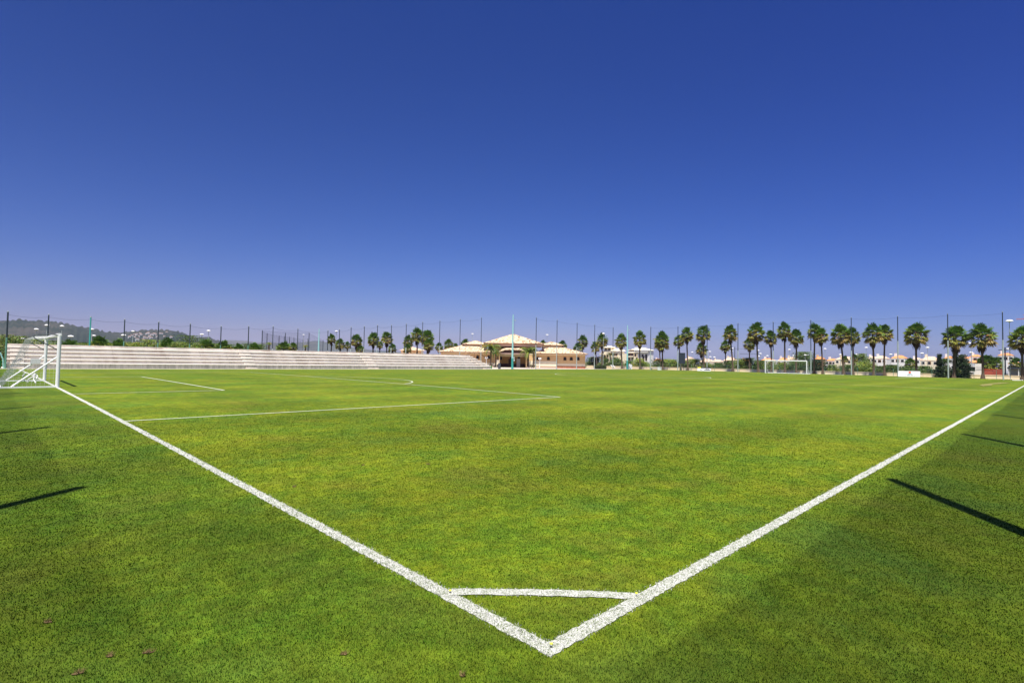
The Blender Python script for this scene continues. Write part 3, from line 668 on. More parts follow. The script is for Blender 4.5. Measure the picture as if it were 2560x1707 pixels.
def archwin(x, y, z0, z1, w_, par, lamp=False):
    fr = MB(); gl = MB()
    def arch(w2, za, zb, k=8): return [(-w2, za), (w2, za)]+[(w2*math.cos(math.pi*j/k), zb-w2+w2*math.sin(math.pi*j/k)) for j in range(k+1)]
    a = arch(w_/2+.12, z0-.1, z1+.12); n = len(a)
    fr.add([(x+q, y-.06, z) for q, z in a]+[(x+q, y+.02, z) for q, z in a], [tuple(range(n))]+[(i, (i+1) % n, n+(i+1) % n, n+i) for i in range(n)])
    b = arch(w_/2, z0, z1); n = len(b)
    gl.add([(x+q, y-.075, z) for q, z in b]+[(x+q, y, z) for q, z in b], [tuple(range(n))]+[(i, (i+1) % n, n+(i+1) % n, n+i) for i in range(n)])
    f = fr.build("window", M["frame"], par); gl.build("pane", M["glass"], f)
zE = hd(1400, 884, -.9)+.05
# right wing
xa, xm, xb = bx_(1322), bx_(1393), bx_(1464)
def wing(x0, x1, y0, ydeep, zc, zb, par):
    wallblock(x0, x1, y0, ydeep, 0, zb, "brick", par, "plinth")
    wallblock(x0+.03, x1-.03, y0+.03, ydeep-.03, zb, zc, "cream", par, "wall_band")
    wallblock(x0+.05, x1-.05, y0+.05, ydeep-.05, zc, zE-.42, "ochre", par, "wall")
    wallblock(x0+.0, x1-.0, y0-.0, ydeep, zE-.42, zE-.16, "cream", par, "cornice")
wing(xa, xm-.01, 0, 9, bz_(1360, 902.5), bz_(1360, 914.5), ch); wing(xm, xb, .25, 9, bz_(1430, 909.5), bz_(1430, 915), ch)
for px in (1344.5, 1371): archwin(bx_(px), .05, bz_(px, 900), bz_(px, 892), .62, ch)
for px in (1412.5, 1428.5, 1445.5): archwin(bx_(px), .30, bz_(px, 900.5), bz_(px, 892.5), .62, ch)
hiproof("roof", bd(1333, 882, -.9), bd(1471, 885, -.9), -.9, 10, zE, bd(1377, 866, 3.8), bd(1402, 866, 3.8), 3.8, 5.6, hd(1390, 865.5, 3.8), ch)
UW = hd(1380, 866, 3.4)
wallblock(bd(1357, 866, 3.4), bd(1405, 866, 3.4), 3.4, 7, UW-.9, UW+.25, "cream", ch, "upper_wall")
hiproof("upper_roof", bd(1351, 864, 2.8), bd(1410, 865, 2.8), 2.8, 7.6, UW+.36, bd(1379, 854, 5.2)-.2, bd(1379, 854, 5.2)+.2, 5.0, 5.4, hd(1379, 854, 5.2), ch)
# left wing
la, lb_ = bx_(1101), bx_(1243)
wing(la, lb_, 0, 9, bz_(1230, 907), bz_(1230, 914), ch)
for px in (1119, 1137, 1156, 1194, 1222): archwin(bx_(px), .05, bz_(px, 897), bz_(px, 888.5), .62, ch)
hiproof("roof", bd(1093, 878, -.9), bd(1250, 880, -.9), -.9, 10, zE, bd(1155, 863, 3.8), bd(1184, 863, 3.8), 3.8, 5.6, hd(1170, 862.5, 3.8), ch)
UL = hd(1180, 863.5, 3.4)
wallblock(bd(1161, 862, 3.4), bd(1215, 862, 3.4), 3.4, 7, UL-.9, UL+.25, "cream", ch, "upper_wall")
hiproof("upper_roof", bd(1155, 862, 2.8), bd(1222, 862, 2.8), 2.8, 7.6, UL+.33, bd(1190, 851, 5.2)-.2, bd(1190, 851, 5.2)+.2, 5.0, 5.4, hd(1190, 851.5, 5.2), ch)
# centre tower block with the big hip roof
cz0 = bz_(1283, 865.5)
wallblock(bd(1228, 868, 3), bd(1340, 868, 3), 3.0, 8.6, 2.6, cz0-.01, "cream", ch, "upper_wall")
wallblock(bx_(1212), bx_(1356), -.15, 9.2, cz0, cz0+.55, "pink", ch, "fascia")
hiproof("main_roof", bd(1208, 858, -.6), bd(1361, 861, -.6), -.6, 9.6, cz0+.71, bd(1283, 835, 4.5)-.2, bd(1283, 835, 4.5)+.2, 4.3, 4.7, hd(1283, 835, 4.5), ch)
MB().box(bx_(1263)-1, 2.8, cz0-1.0, bx_(1263)+.9, 2.99, cz0-.3).build("clerestory_window", M["glass"], ch)
# entrance porch
px0, px1 = bx_(1248), bx_(1316)
wallblock(lb_+.06, xa-.06, 3.6, 3.9, .9, zE, "tan", ch, "porch_wall"); wallblock(lb_+.06, xa-.06, 3.55, 3.88, 0, .9, "maroon", ch, "porch_dado")  # porch wall is ochre coloured darker, the porch's shade put into the colour
for px in (1252, 1277.5, 1297, 1317): archwin(bx_(px, 895, YB+3.6), 3.6, 1.75, 2.7, .6, ch)
for px in (1276, 1296):
    d = MB().box(bx_(px, 905, YB+3.5)-.45, 3.48, .03, bx_(px, 905, YB+3.5)+.45, 3.54, 2.15).build("door", M["wwall"] if px > 1290 else M["wood"], ch)
    MB().tube((bx_(px, 905, YB+3.5)+.3, 3.45, 1.05), (bx_(px, 905, YB+3.5)+.3, 3.45, 1.2), .025).build("handle", M["chrome"], d)
zp = bz_(1280, 883.5)
MB().box(px0-.3, -2.1, zp-.16, px1+.3, -1.8, zp+.1).build("porch_beam", M["pink"], ch)
for x in (px0-.1, px1-.2): MB().box(x, -2.08, 0, x+.3, -1.82, zp-.162).build("porch_pillar", M["ochre"], ch)
gb = MB(); a0, a1 = bx_(1248), bx_(1313); b0, b1 = bx_(1264), bx_(1301); zt = bz_(1283, 876)
gb.add([(a0, -1.95, zp+.11), (a1, -1.95, zp+.11), (b1, -1.95, zt), (b0, -1.95, zt), (a0, -1.8, zp+.11), (a1, -1.8, zp+.11), (b1, -1.8, zt), (b0, -1.8, zt)], [(0, 1, 2, 3), (7, 6, 5, 4), (0, 4, 5, 1), (1, 5, 6, 2), (2, 6, 7, 3), (3, 7, 4, 0)])
gb.build("porch_gable", M["wood"], ch)
pr = MB(); zr = bz_(1283, 868)
pr.add([(a0-.7, -2.4, zp-.02), (b0-.15, -2.4, zt+.02), (b1+.15, -2.4, zt+.02), (a1+.7, -2.4, zp-.02), (a0-.3, -2.4, zp+.28), (b0, -2.4, zt+.22), (b1, -2.4, zt+.22), (a1+.3, -2.4, zp+.28),
        (a0+1.6, 3.0, zr+.35), (a1-1.6, 3.0, zr+.35), (a0-.7, 3.0, zp), (a1+.7, 3.0, zp)],
       [(0, 1, 5, 4), (1, 2, 6, 5), (2, 3, 7, 6), (4, 5, 8), (5, 6, 9, 8), (6, 7, 9), (4, 8, 10, 0), (7, 3, 11, 9)])
pr.build("porch_roof", M["roof"], ch)
# pergola struts over the left wing
mb = MB(); zs = bz_(1185, 880, YB-1)
for dx in (-1.6, 0, 1.6): mb.tube((bx_(1187, 880, YB-1)+dx*.4, -1.0, zs), (bx_(1187, 880, YB-1)+dx*2.0, -3.0, 1.9), .05)
mb.build("pergola_strut", M["wood"], ch)
# bits in front of the clubhouse
def globe_lamp(px, py, Y, label):
    p = onY(px, py, Y); t = thing("garden_lamp", label, "lamp", (p[0], p[1], 0), 0, "twin globe lamps before the clubhouse"); h = p[2]
    MB().tube((0, 0, 0), (0, 0, h-.25), .08, .06, 10).build("post", M["white"], t)
    MB().tube((-.28, 0, h-.1), (.28, 0, h-.1), .035).tube((0, 0, h-.3), (0, 0, h-.08), .05).build("arm", M["white"], t)
    for x in (-.28, .28): MB().lathe([(.03, h-.12), (.15, h-.05), (.2, h+.1), (.14, h+.24), (.02, h+.29)], 12, x).build("globe", M["lamp"], t)
globe_lamp(1216, 895.5, wy(1216, 3), "white globe lamp post beside the bleachers' right end"); globe_lamp(1349.5, 897.5, wy(1349, 3), "white globe lamp post in front of the right wing of the clubhouse")
feather_palm(1228, 850, 56, "leafy date palm with two-toned fronds left of the entrance porch", Y=wy(1228, 2.5)); feather_palm(1240, 872, 26, "smaller young palm directly left of the entrance porch", Y=wy(1240, 3))
feather_palm(1322, 860, 50, "green drooping palm right of the entrance porch", Y=wy(1322, 2.5), pal=((.14, .22, .03), (.22, .26, .04), (.10, .19, .025)), lean=.0); feather_palm(1334, 866, 24, "slim young palm before the right wing's first window", Y=wy(1334, 3), pal=((.09, .13, .03), (.14, .16, .04)))
def rocks(px0, px1, py, Y, label):
    a = onY(px0, py, Y); b = onY(px1, py, Y); W = (px1-px0)*mpp(a); t = thing("flower_bed", label, "flower bed", ((a[0]+b[0])/2, Y, 0), YAW-math.pi/2)
    for i in range(9):
        x = W*(i/8-.5); s = random.uniform(.18, .34); MB().lathe([(s*.8, 0), (s, s*.4), (s*.6, s*.9), (.03, s*1.05)], 7, x, random.uniform(-.4, .4)).build("rock", M["rock"], t)
    leaf_blob(W*.9, .8, .7, 180, PAL_Y+[(.30, .12, .05)], .12, int(px0)).build("planting", M["leaf"], t)
rocks(1222, 1242, 917, wy(1232, 2.6), "low rocky flower bed left of the entrance porch"); rocks(1318, 1346, 917, wy(1332, 2.6), "low rocky flower bed right of the entrance porch")
p = onY(1248.5, 914, 73); t = thing("litter_bin", "grey litter bin standing left of the turquoise mast", "litter bin", (p[0], 73, .03)); MB().lathe([(.24, 0), (.27, .1), (.27, .95)], 14).build("body", M["bin"], t); MB().lathe([(.29, .95), (.29, 1.02), (.2, 1.1)], 14).build("lid", M["slate"], t)
p = onY(1222.5, 917, 72.6); t = thing("plastic_crate", "small green crate at the right foot of the bleachers", "crate", (p[0]+.3, 72.6, .03)); MB().box(-.3, -.2, 0, .3, .2, .5).build("body", M["green"], t); MB().box(-.34, -.24, .5, .34, .24, .56).build("rim", M["green"], t)
yy = wy(1245, 3.4); p = onY(1245, 901, yy); t = thing("notice_panel", "cream notice panel on posts left of the porch", "sign", (p[0], yy, 0), YAW-math.pi/2); MB().box(-.33, -.04, .75, .33, .04, 1.75).build("panel", M["cream"], t)
for x in (-.25, .25): MB().box(x-.04, -.03, 0, x+.04, .03, .748).build("leg", M["cream"], t)
hut = onY(985, 884, 100); t = thing("low_hut", "low yellow hut with a tiled roof behind the bleachers", "hut", (hut[0], 100, 0))
zz = hut[2]; MB().box(-.2, 0, 0, 12, 5, zz).build("wall", M["cream"], t); MB().box(5, 1, zz, 8.5, 5, zz+.9).build("upper_wall", M["roofpink"], t); mb = MB(); frustum(mb, 4.6, 8.9, .6, 5.4, zz+.9, 6.5, 7, 2.8, 3, zz+1.7); mb.build("roof", M["roofpink"], t)

# ------------------------------------------------------------------ palms behind the bleachers and the clubhouse
GPL = "fan palms behind the bleachers and clubhouse"
for px, pt, wp, lb, st in [(829, 833, 24, "fan palm at the left of the first clump behind the bleachers", 1), (850, 844, 26, "full fan palm in the middle of the first clump", 1), (869, 853, 18, "shorter fan palm at the right of the first clump", 0),
        (892, 833, 31, "fan palm with orange seed stalks right of the first clump", 1), (901, 861, 22, "low fan palm tucked under the one with orange seed stalks", 0), (934, 829, 32, "fan palm standing alone, third tall one behind the bleachers", 1),
        (950, 852, 18, "low fan palm at the right side of a lone tall one", 0), (968, 827, 31, "round headed fan palm left of the low yellow hut", 1), (981, 857, 24, "low fan palm in front of the yellow hut", 0), (1021, 836, 28, "fan palm at the left of the big clump", 1),
        (1019, 858, 24, "low fan palm at the left foot of the big clump", 0), (1044, 816, 36, "tallest fan palm in the big clump by the clubhouse", 1), (1069, 822, 38, "broad fan palm at the right of the big clump", 1), (1072, 845, 30, "hanging lower fan palm beneath the broad one", 0),
        (1098, 855, 22, "fan palm at the left corner of the clubhouse roof", 0), (1122, 846, 27, "fan palm behind the left wing roof", 0), (1139, 857, 16, "small fan palm peeping over the left wing roof", 0), (1163, 846, 24, "fan palm behind the upper left roof of the clubhouse", 0),
        (1358, 849, 19, "fan palm top behind the right slope of the main roof", 0), (1406, 849, 26, "fan palm behind the upper right roof", 0), (1457, 836, 29, "tall fan palm behind the right end of the clubhouse roof", 1), (1444, 856, 24, "lower fan palm leaning on the right clubhouse roof", 0)]:
    yy = 96 if px < 1095 else (112 if px < 1500 else 90)
    fan_palm(px, pt, wp, lb, Y=yy+random.uniform(-4, 4), group=GPL, stalks=bool(st), vs=1.25 if st else 1.0)
# trees and young palms behind the left half of the bleachers
GLT = "trees behind the left half of the bleachers"
for px0, px1, pt, lb, kind in [(-6, 38, 838, "bushy green tree above the left end of the bleachers", 'b'), (30, 82, 842, "second bushy green tree from the left edge, above the bleachers' end", 'b'), (84, 120, 848, "yellow green bush seen through the near goal frame", 'y'), (118, 152, 853, "dark bush just right of the near goal's hoops", 'd'), (100, 134, 858, "low hedge like bush behind the near goal's top bar", 'y'), (176, 232, 860, "low olive bush at the foot of the teal pole", 'y'), (262, 300, 860, "low bright bush between the two palm bushes right of the teal pole", 'y'), (560, 596, 862, "low bush between the spiky palm and the small palm bush", 'd'), (636, 664, 862, "low olive bush left of the net cage", 'd'),
        (154, 196, 848, "round palm bush between the near goal post and the teal pole", 'f'), (190, 224, 857, "low dark bush left of the teal pole", 'd'), (226, 276, 839, "large palm bush right of the teal pole", 'f'), (272, 328, 846, "spreading palm bush left of the hillside village", 'f'), (326, 352, 862, "low bush under the hillside village", 'd'),
        (346, 402, 851, "bright yellow green bush below the hillside village", 'y'), (394, 448, 845, "broad dark green palm bush right of the hillside village", 'f'), (444, 505, 840, "dark round topped tree on the bleachers' skyline", 'd'), (440, 478, 857, "bright bush at the foot of the dark round tree", 'y'), (478, 505, 858, "small pale bush right of the dark round tree", 'y'), (496, 536, 846, "upright palm bush at the end of the dark round tree", 'f'),
        (540, 580, 850, "spiky palm where the hill ends", 'f'), (582, 612, 858, "small green palm bush right of the spiky palm", 'f'), (606, 634, 860, "low olive bush near the step flight", 'd'), (618, 656, 856, "palm bush right of the first middle step flight", 'f'), (692, 728, 852, "broad green bushy palm in front of the net cage", 'f'), (724, 744, 856, "small palm leaning right of the bushy palm by the net cage", 'f'), (780, 802, 880, "tiny bush left of the pale turquoise pole", 'd'), (56, 104, 850, "wide green bush behind the near goal's far post", 'b'), (318, 362, 858, "yellowish bush at the left foot of the hillside village", 'y'), (428, 462, 856, "mid green bush left of the dark round tree", 'b'), (516, 552, 860, "low green bush right of the upright palm bush", 'b')]:
    if kind == 'f': fan_palm((px0+px1)/2, pt-1, (px1-px0)*1.15, lb, Y=84+random.uniform(-2, 3), group=GLT, stalks=False, skirt=False, vs=.9)
    else: bush(px0-5, px1+5, pt-1, lb, Y=(84 if kind != 'd' else 88)+random.uniform(-1, 2), pal={'b': PAL_M, 'y': PAL_Y, 'd': PAL_D}[kind], group=GLT, name="leafy_tree", cat="tree", dens=1.3)
feather_palm(673, 852, 16, "thin young palm with drooping fronds before the net cage", Y=82, group=GLT); feather_palm(764, 860, 15, "thin yellowish young palm right of the net cage pole", Y=82, group=GLT)
p = onY(798, 822, 90); t = thing("light_mast", "pale turquoise mast behind the bleachers left of the first palm clump", "mast", (p[0], p[1], 0)); MB().tube((0, 0, 0), (0, 0, p[2]), .2, .07, 12).build("upper_shaft", M["aqua"], t)

# ------------------------------------------------------------------ far end: palms, hedge, wall
GP = "tall fan palms in the row beyond the far end"
for px, pt, wp, pxb, lb, Xp in [(1505, 831, 32, 1505, "tall fan palm behind a white lamp, left of the apartment block", 120), (1488, 853, 24, 1492, "shorter fan palm right beside the clubhouse corner", 126), (1553, 832, 33, 1555, "fan palm left of the turquoise corner mast", 118), (1599.5, 825, 35, 1600, "fan palm in front of the apartment block's right half", 118),
        (1655, 826, 42, 1657, "broad fan palm over two close trunks right of the apartment block", 118), (1648, 842, 26, 1651, "thin twin trunk fan palm half hidden by the broad one", 124), (1697, 835, 28, 1702, "fan palm directly behind the dark scoreboard", 122), (1717, 815, 34, 1719, "fan palm at the right of the dark scoreboard", 118), (1758, 811, 38, 1760, "tall fan palm behind the white and yellow board", 118),
        (1754, 854, 30, 1757, "low crowned fan palm under the tall one behind the yellow board", 126), (1826, 810, 38, 1832, "tall fan palm midway between yellow board and far goal", 118), (1813, 849, 26, 1815, "small crowned fan palm at the left of the midway tall one", 126), (1890, 804, 44, 1896, "wide fan palm just left of the far goal", 118), (1873, 841, 30, 1874, "shorter fan palm left of the wide one by the far goal", 124), (1927, 824, 33, 1929, "fan palm at the left post of the far goal", 120),
        (1960, 803, 39, 1963, "tall fan palm above the left half of the far goal", 118), (1990, 820, 38, 1991, "shorter fan palm above the right half of the far goal", 120), (2037, 805, 38, 2035, "fan palm just right of the far goal", 119), (2052, 817, 36, 2057, "leaning fan palm second right of the far goal", 118), (2101, 807, 48, 2109, "broad fan palm with a curved trunk between goal and emblem board", 118),
        (2131, 816, 38, 2133, "fan palm crossed by a slim pole left of the palm pair", 119), (2182, 805, 48, 2184, "left palm of the close pair before the emblem board", 118), (2211, 808, 40, 2211, "right palm of the close pair before the emblem board", 120), (2290, 803, 58, 2291, "lone tall fan palm behind the emblem board", 118), (2388, 810, 60, 2384, "fan palm in front of the dark conifers", 116), (2453, 806, 62, 2457, "fan palm beside the white truck", 116), (2556, 811, 62, 2556, "fan palm cut by the right edge of the picture", 116)]:
    fan_palm(px, pt, wp, lb, X=Xp, pxb=pxb, group=GP, vs=1.3 if px < 2270 else 1.0)
wl = MB(); yy0 = -6
for k in range(33):
    wl.box(122, yy0+k*3, 0, 122.3, yy0+k*3+2.985, .55)
for k in range(33): wl.box(121.95, yy0+k*3, .552, 122.35, yy0+k*3+2.985, .64)
tag(wl.build("low_wall", M["cream"]), "long low cream wall running behind the far end poles", "wall")
fe = thing("wire_fence", "thin wire fence in front of the low cream wall", "fence", (116, 0, 0))
mb = MB(); 
for k in range(30): mb.tube((0, -4+k*2.8, 0), (0, -4+k*2.8, 1.5), .03, .03, 6)
mb.build("posts", M["greenpole"], fe); mb = MB()
for z in (.1, .5, .9, 1.3, 1.48): mb.tube((0, -4, z), (0, 78, z), .007, .007, 3)
mb.build("wires", M["greenpole"], fe)
GH = "hedge shrubs along the far end"
desc = ["low dark hedge shrub", "rounded olive shrub", "bushy green hedge shrub", "pale green shrub", "dense dark shrub"]
hed = [(1464, 1500, 893, PAL_D, "behind the clubhouse's right corner"), (1496, 1530, 898, PAL_D, "behind the trimmed box hedge"), (1524, 1560, 897, PAL_D, "behind the two white loungers"), (1556, 1590, 903, PAL_D, "behind the turquoise corner mast"), (1584, 1610, 897, PAL_Y, "under the apartment block's right half"), (1598, 1628, 904, PAL_Y, "right of the fan palm by the apartment block"),
       (1628, 1662, 899, PAL_D, "under the small red roof"), (1650, 1682, 899, PAL_Y, "behind the white bench"), (1672, 1700, 898, PAL_Y, "left of the dark scoreboard"), (1700, 1730, 903, PAL_M, "right behind the dark scoreboard"), (1722, 1752, 897, PAL_M, "left of the white and yellow board"), (1745, 1785, 906, PAL_M, "behind the white and yellow board"), (1776, 1815, 904, PAL_D, "right of the white and yellow board"),
       (1806, 1842, 898, PAL_D, "under the tall midway palm"), (1836, 1868, 895, PAL_M, "right of the midway palm"), (1858, 1886, 892, PAL_D, "below the lamp cluster left of the far goal"), (1880, 1918, 898, PAL_D, "at the left post of the far goal"), (1908, 1945, 902, PAL_M, "seen through the left of the far goal"), (1938, 1975, 904, PAL_M, "seen through the middle of the far goal"), (1966, 2004, 903, PAL_D, "seen through the right of the far goal"),
       (2000, 2036, 902, PAL_D, "behind the far goal's right post"), (2032, 2064, 894, PAL_X, "right of the far goal"), (2060, 2104, 906, PAL_M, "left of the curved palm trunk"), (2100, 2136, 904, PAL_D, "right of the curved palm trunk"), (2132, 2160, 908, PAL_D, "left of the bright bush by the palm pair"), (2144, 2190, 898, PAL_Y, "left of the palm pair"), (2184, 2222, 908, PAL_D, "between the palm pair trunks"), (2210, 2250, 906, PAL_D, "left of the emblem board"),
       (2244, 2290, 908, PAL_D, "behind the left of the emblem board"), (2284, 2332, 908, PAL_D, "behind the right of the emblem board"), (2328, 2352, 918, PAL_X, "right of the emblem board")]
for i, (a, b, pt, pal, where) in enumerate(hed):
    pt += 6 if a >= 2060 else (2.5 if a > 1730 else 0)
    dn = {id(PAL_D): "dark green", id(PAL_M): "mid green", id(PAL_Y): "pale yellow green", id(PAL_X): "very dark"}[id(pal)]
    bush(a-4, b+4, pt+random.uniform(-2, 2), "%s hedge shrub %s" % (dn, where), X=126+random.uniform(-1.2, 1.5), pal=pal, group=GH, dens=1.5, name="hedge_shrub", depth=3)
# trimmed box hedge
a = onY(1494, 913, 73.5); b = onY(1516, 913, 73.5); t = thing("box_hedge", "square trimmed box hedge beyond the far corner", "hedge", (a[0], 73.5, 0)); W = b[0]-a[0]; H = a[2]
mb = MB(); rg = random.Random(5)
for k in range(900):
    f = rg.randrange(4); x, y, z = rg.uniform(0, W), rg.uniform(0, 1.2), rg.uniform(0, H)
    if f == 0: y = 0
    elif f == 1: z = H
    elif f == 2: x = rg.choice((0, W))
    u = Vector((rg.gauss(0, 1), rg.gauss(0, 1), rg.gauss(0, 1))).normalized(); v = u.orthogonal().normalized(); q = Vector((x, y, z)); s = .11
    mb.add([q-u*s, q+v*s*.6, q+u*s, q-v*s*.6], [(0, 1, 2, 3)], tuple(c*rg.uniform(.7, 1.3) for c in (.03, .075, .016)))
mb.build("foliage", M["leaf"], t); MB().box(.12, .12, 0, W-.12, 1.1, H-.1).build("branch_core", M["bark"], t)
# bigger trees
bush(1962, 2052, 880, "broad dark round tree behind the far goal", X=165, pal=PAL_D, name="leafy_tree", cat="tree", dens=1.6)
bush(2140, 2172, 884, "green tree behind the bright bush, left of the palm pair", X=150, pal=PAL_M, name="leafy_tree", cat="tree", dens=1.2)
bush(2337, 2360, 882, "narrow dark cone shaped cypress left of the white pole", X=121, pal=PAL_X, name="cypress", cat="tree", shape='cone', dens=2.2)
bush(2350, 2374, 896, "dark shrub at the right foot of the cypress", X=122, pal=PAL_D, name="leafy_tree", cat="tree", dens=1.5)
bush(2378, 2398, 873, "tall dark spire shaped tree behind the white pole", X=121, pal=PAL_X, name="cypress", cat="tree", shape='cone', dens=2.4)
bush(2388, 2416, 886, "massive dark tree left of the white truck", X=122, pal=PAL_X, name="leafy_tree", cat="tree", dens=2.4, shape='flat')
bush(2404, 2424, 906, "lower dark tree touching the white truck", X=121, pal=PAL_X, name="leafy_tree", cat="tree", dens=2)
bush(2380, 2398, 922, "small yellow green bush at the foot of the dark trees", X=119, pal=PAL_Y)
for px, pt, wp, lb in [(2465, 884, 44, "short bushy palm right of the fan palm by the truck"), (2486, 890, 36, "short bushy palm left of the white villa"), (2541, 892, 34, "short bushy palm at the right of the white villa"), (2275, 893, 26, "short palm in front of the orange roofed villa"), (2112, 888, 18, "small palm behind the curved trunk palm"), (2136, 884, 20, "small palm behind the pole crossed palm"), (2450, 898, 24, "low palm at the left foot of the short bushy palms")]:
    fan_palm(px, pt, wp, lb, X=150, group="short palms among the villas", stalks=False, skirt=False)
for px, pt, wp, lb in [(1492, 884, 36, "yellow feather palm beside the clubhouse corner"), (1512, 886, 26, "orange tinged feather palm left of the apartment block"), (1526, 876, 26, "green feather palm in front of the apartment block's left half"), (1544, 890, 28, "ragged brown feather palm under the apartment block")]:
    feather_palm(px, pt, wp, lb, X=128, pal=((.16, .15, .02), (.24, .19, .03), (.10, .13, .03)) if px < 1520 else ((.07, .11, .02), (.2, .13, .04)), group="feather palms before the apartment block")

# ------------------------------------------------------------------ houses beyond the far end
GV = "villas beyond the far end"
def villa(px0, px1, pe, pr_, label, X, wall="wwall", roof="rooforange", hip=True, chim=True, depth=9, nwin=3, storeys=1):
    if px0 > 2030: pe -= 4.5; pr_ -= 3
    X *= 1.75
    nwin = 2 if px1-px0 < 24 else 3
    pm = (px0+px1)/2; a = onX(px0, pe, X); b = onX(px1, pe, X); y0, y1 = b[1], a[1]; ze = onX(pm, pe, X)[2]; zr = onX(pm, pr_, X)[2]+.25
    t = thing("villa", label, "house", (X, (y0+y1)/2, 0), 0, GV); W = (y1-y0)/2
    MB().box(0, -W, 0, depth, W, ze).build("wall", M[wall], t)
    mb = MB(); o = .10; e = .12
    if hip: frustum(mb, -o, depth+o, -W-o, W+o, ze+.01, depth*.42, depth*.58, -W*.35, W*.35, zr)
    else:
        mb.add([(-o, -W-o, ze+.01), (depth+o, -W-o, ze+.01), (depth+o, W+o, ze+.01), (-o, W+o, ze+.01), (depth/2, -W-o, zr), (depth/2, W+o, zr)], [(0, 3, 2, 1), (0, 4, 5, 3), (1, 2, 5, 4), (0, 1, 4), (2, 3, 5)])
    rf = mb.build("roof", M[roof], t)
    if chim: MB().box(depth*.3, W*.3, ze+.1, depth*.3+.9, W*.3+.9, zr+.9).build("chimney", M[wall], rf)
    for k in range(nwin):
        y = -W+(k+.5)*2*W/nwin
        f = MB().box(-.06, y-.65, ze-1.75, .02, y+.65, ze-.5).build("window", M["frame"] if k % 2 else M["wwall"], t); MB().box(-.08, y-.52, ze-1.65, -.0, y+.52, ze-.6).build("pane", M["glass"], f)
    return t
for args in [(1632, 1646, 902, 897, "tiny white villa with a red roof right of the apartment block", 220), (1711, 1722, 899, 893, "cream villa right behind the scoreboard", 170, "ivory", "roofpink"),
        (1748, 1776, 904, 898, "long pale villa with a low pink roof behind the yellow board's palm", 210, "ivory", "roofpink"), (1776, 1800, 904, 899.5, "second pale villa in line, right of the yellow board's palm", 215, "ivory", "roofpink"), (1808, 1832, 901, 893.5, "pink roofed villa behind the midway palms", 205, "ivory", "roofpink"), (1850, 1864, 904, 899, "small orange roof between hedges right of the midway palm", 190, "ochre", "rooforange"),
        (1900, 1928, 901, 896, "orange roofed villa above the left post of the far goal", 185), (1943, 1962, 902, 894.5, "white villa with chimney above the far goal's left half", 185), (1963, 1982, 899, 893, "yellowish roofed villa above the middle of the far goal", 190, "ivory", "roofpink"), (2036, 2052, 902, 895, "orange villa with a white chimney right of the far goal", 175, "ochre"), (2064, 2088, 906, 900, "low white villa with an orange roof left of the curved palm", 170), (2086, 2130, 903, 895, "wide cream villa behind the curved palm trunk", 168, "ivory", "roofpink"),
        (2168, 2186, 899, 894, "white villa block left of the palm pair", 180, "wwall", "roofpink"), (2182, 2216, 901, 893, "wide white villa behind the palm pair", 170, "wwall", "roofpink"), (2226, 2262, 900, 892, "white villa with a bright orange hip roof and chimney left of the emblem board", 165), (2278, 2300, 903, 898, "low white villa behind the emblem board's palm", 185, "wwall", "roofpink"), (2300, 2346, 905, 895, "long villa with a white parapet right of the emblem board", 160, "ivory", "roofpink"), (2360, 2380, 900, 894, "white villa between the two dark cypresses", 160),
        (2408, 2426, 901, 896, "white villa with orange eaves right of the massive dark tree", 175), (2424, 2452, 896, 890, "two storey white villa with an orange hip roof above the truck", 180), (2420, 2446, 911, 905, "low white annex with an orange roof directly above the truck", 150), (2494, 2534, 893, 886.5, "tall white villa with orange hip roof behind the rightmost pole", 165), (2520, 2556, 914, 909, "low white annex with orange roof at the right edge", 150)]:
    villa(*args)
# apartment block
ap = thing("apartment_block", "cream apartment block with balconies behind the fan palms", "building", (0, 0, 0)); XA = 330
def aY(px, py=890): return float(onX(px, py, XA)[1])
def aZ(px, py): return float(onX(px, py, XA)[2])
def ablock(p0, p1, top, mat, dx, nm, depth=6): return MB().box(XA+dx, aY(p1), 0, XA+dx+depth, aY(p0), aZ((p0+p1)/2, top)).build(nm, M[mat], ap)
ablock(1503, 1550, 879, "cream", 0, "left_wing"); ablock(1549.5, 1572, 884, "cream", .6, "link_wing"); ablock(1571.5, 1594, 879.5, "cream", -.5, "balcony_wing"); ablock(1593.5, 1622, 876, "wwall", .3, "right_wing"); ablock(1508, 1526, 869, "ivory", .9, "roof_tower"); ablock(1584, 1600, 868, "wwall", 1.2, "stair_tower")
def ah(p0, p1, z0, z1, nm, mat="roofpink"):
    mb = MB(); a, b = aY(p1)-.4, aY(p0)+.4; frustum(mb, XA-.9, XA+6.5, a, b, aZ(p0, z0), XA+2, XA+4, a+(b-a)*.3, b-(b-a)*.3, aZ(p0, z1)); mb.build(nm, M[mat], ap)
ah(1506, 1528, 869, 865, "tower_roof", "cream"); ah(1528, 1552, 877, 871, "roof", "cream"); ah(1571, 1623, 875.5, 870, "roof", "cream")
MB().box(XA-.9, aY(1621), aZ(1610, 880.5), XA+.25, aY(1570), aZ(1610, 879)).build("cornice", M["wwall"], ap)
for p0, py in [(1513, 872), (1521, 872), (1535, 888), (1541, 888), (1512, 890), (1519, 890), (1574, 887), (1590, 887), (1593, 896), (1582, 896), (1574, 897), (1615, 888), (1608, 893), (1615, 893), (1608, 898), (1615, 898), (1606, 888), (1535, 897), (1519, 898), (1608, 903)]:
    y = aY(p0, py); z = aZ(p0, py); q = XA-.02 if p0 < 1550 else (XA-.52 if p0 < 1594 else XA+.28)
    if py == 872: q = XA+.88
    f = MB().box(q-.05, y-.85, z-1.1, q+.02, y+.85, z+.9).build("window", M["frame"], ap); MB().box(q-.08, y-.65, z-.95, q, y+.65, z+.75).build("pane", M["glass"], f)
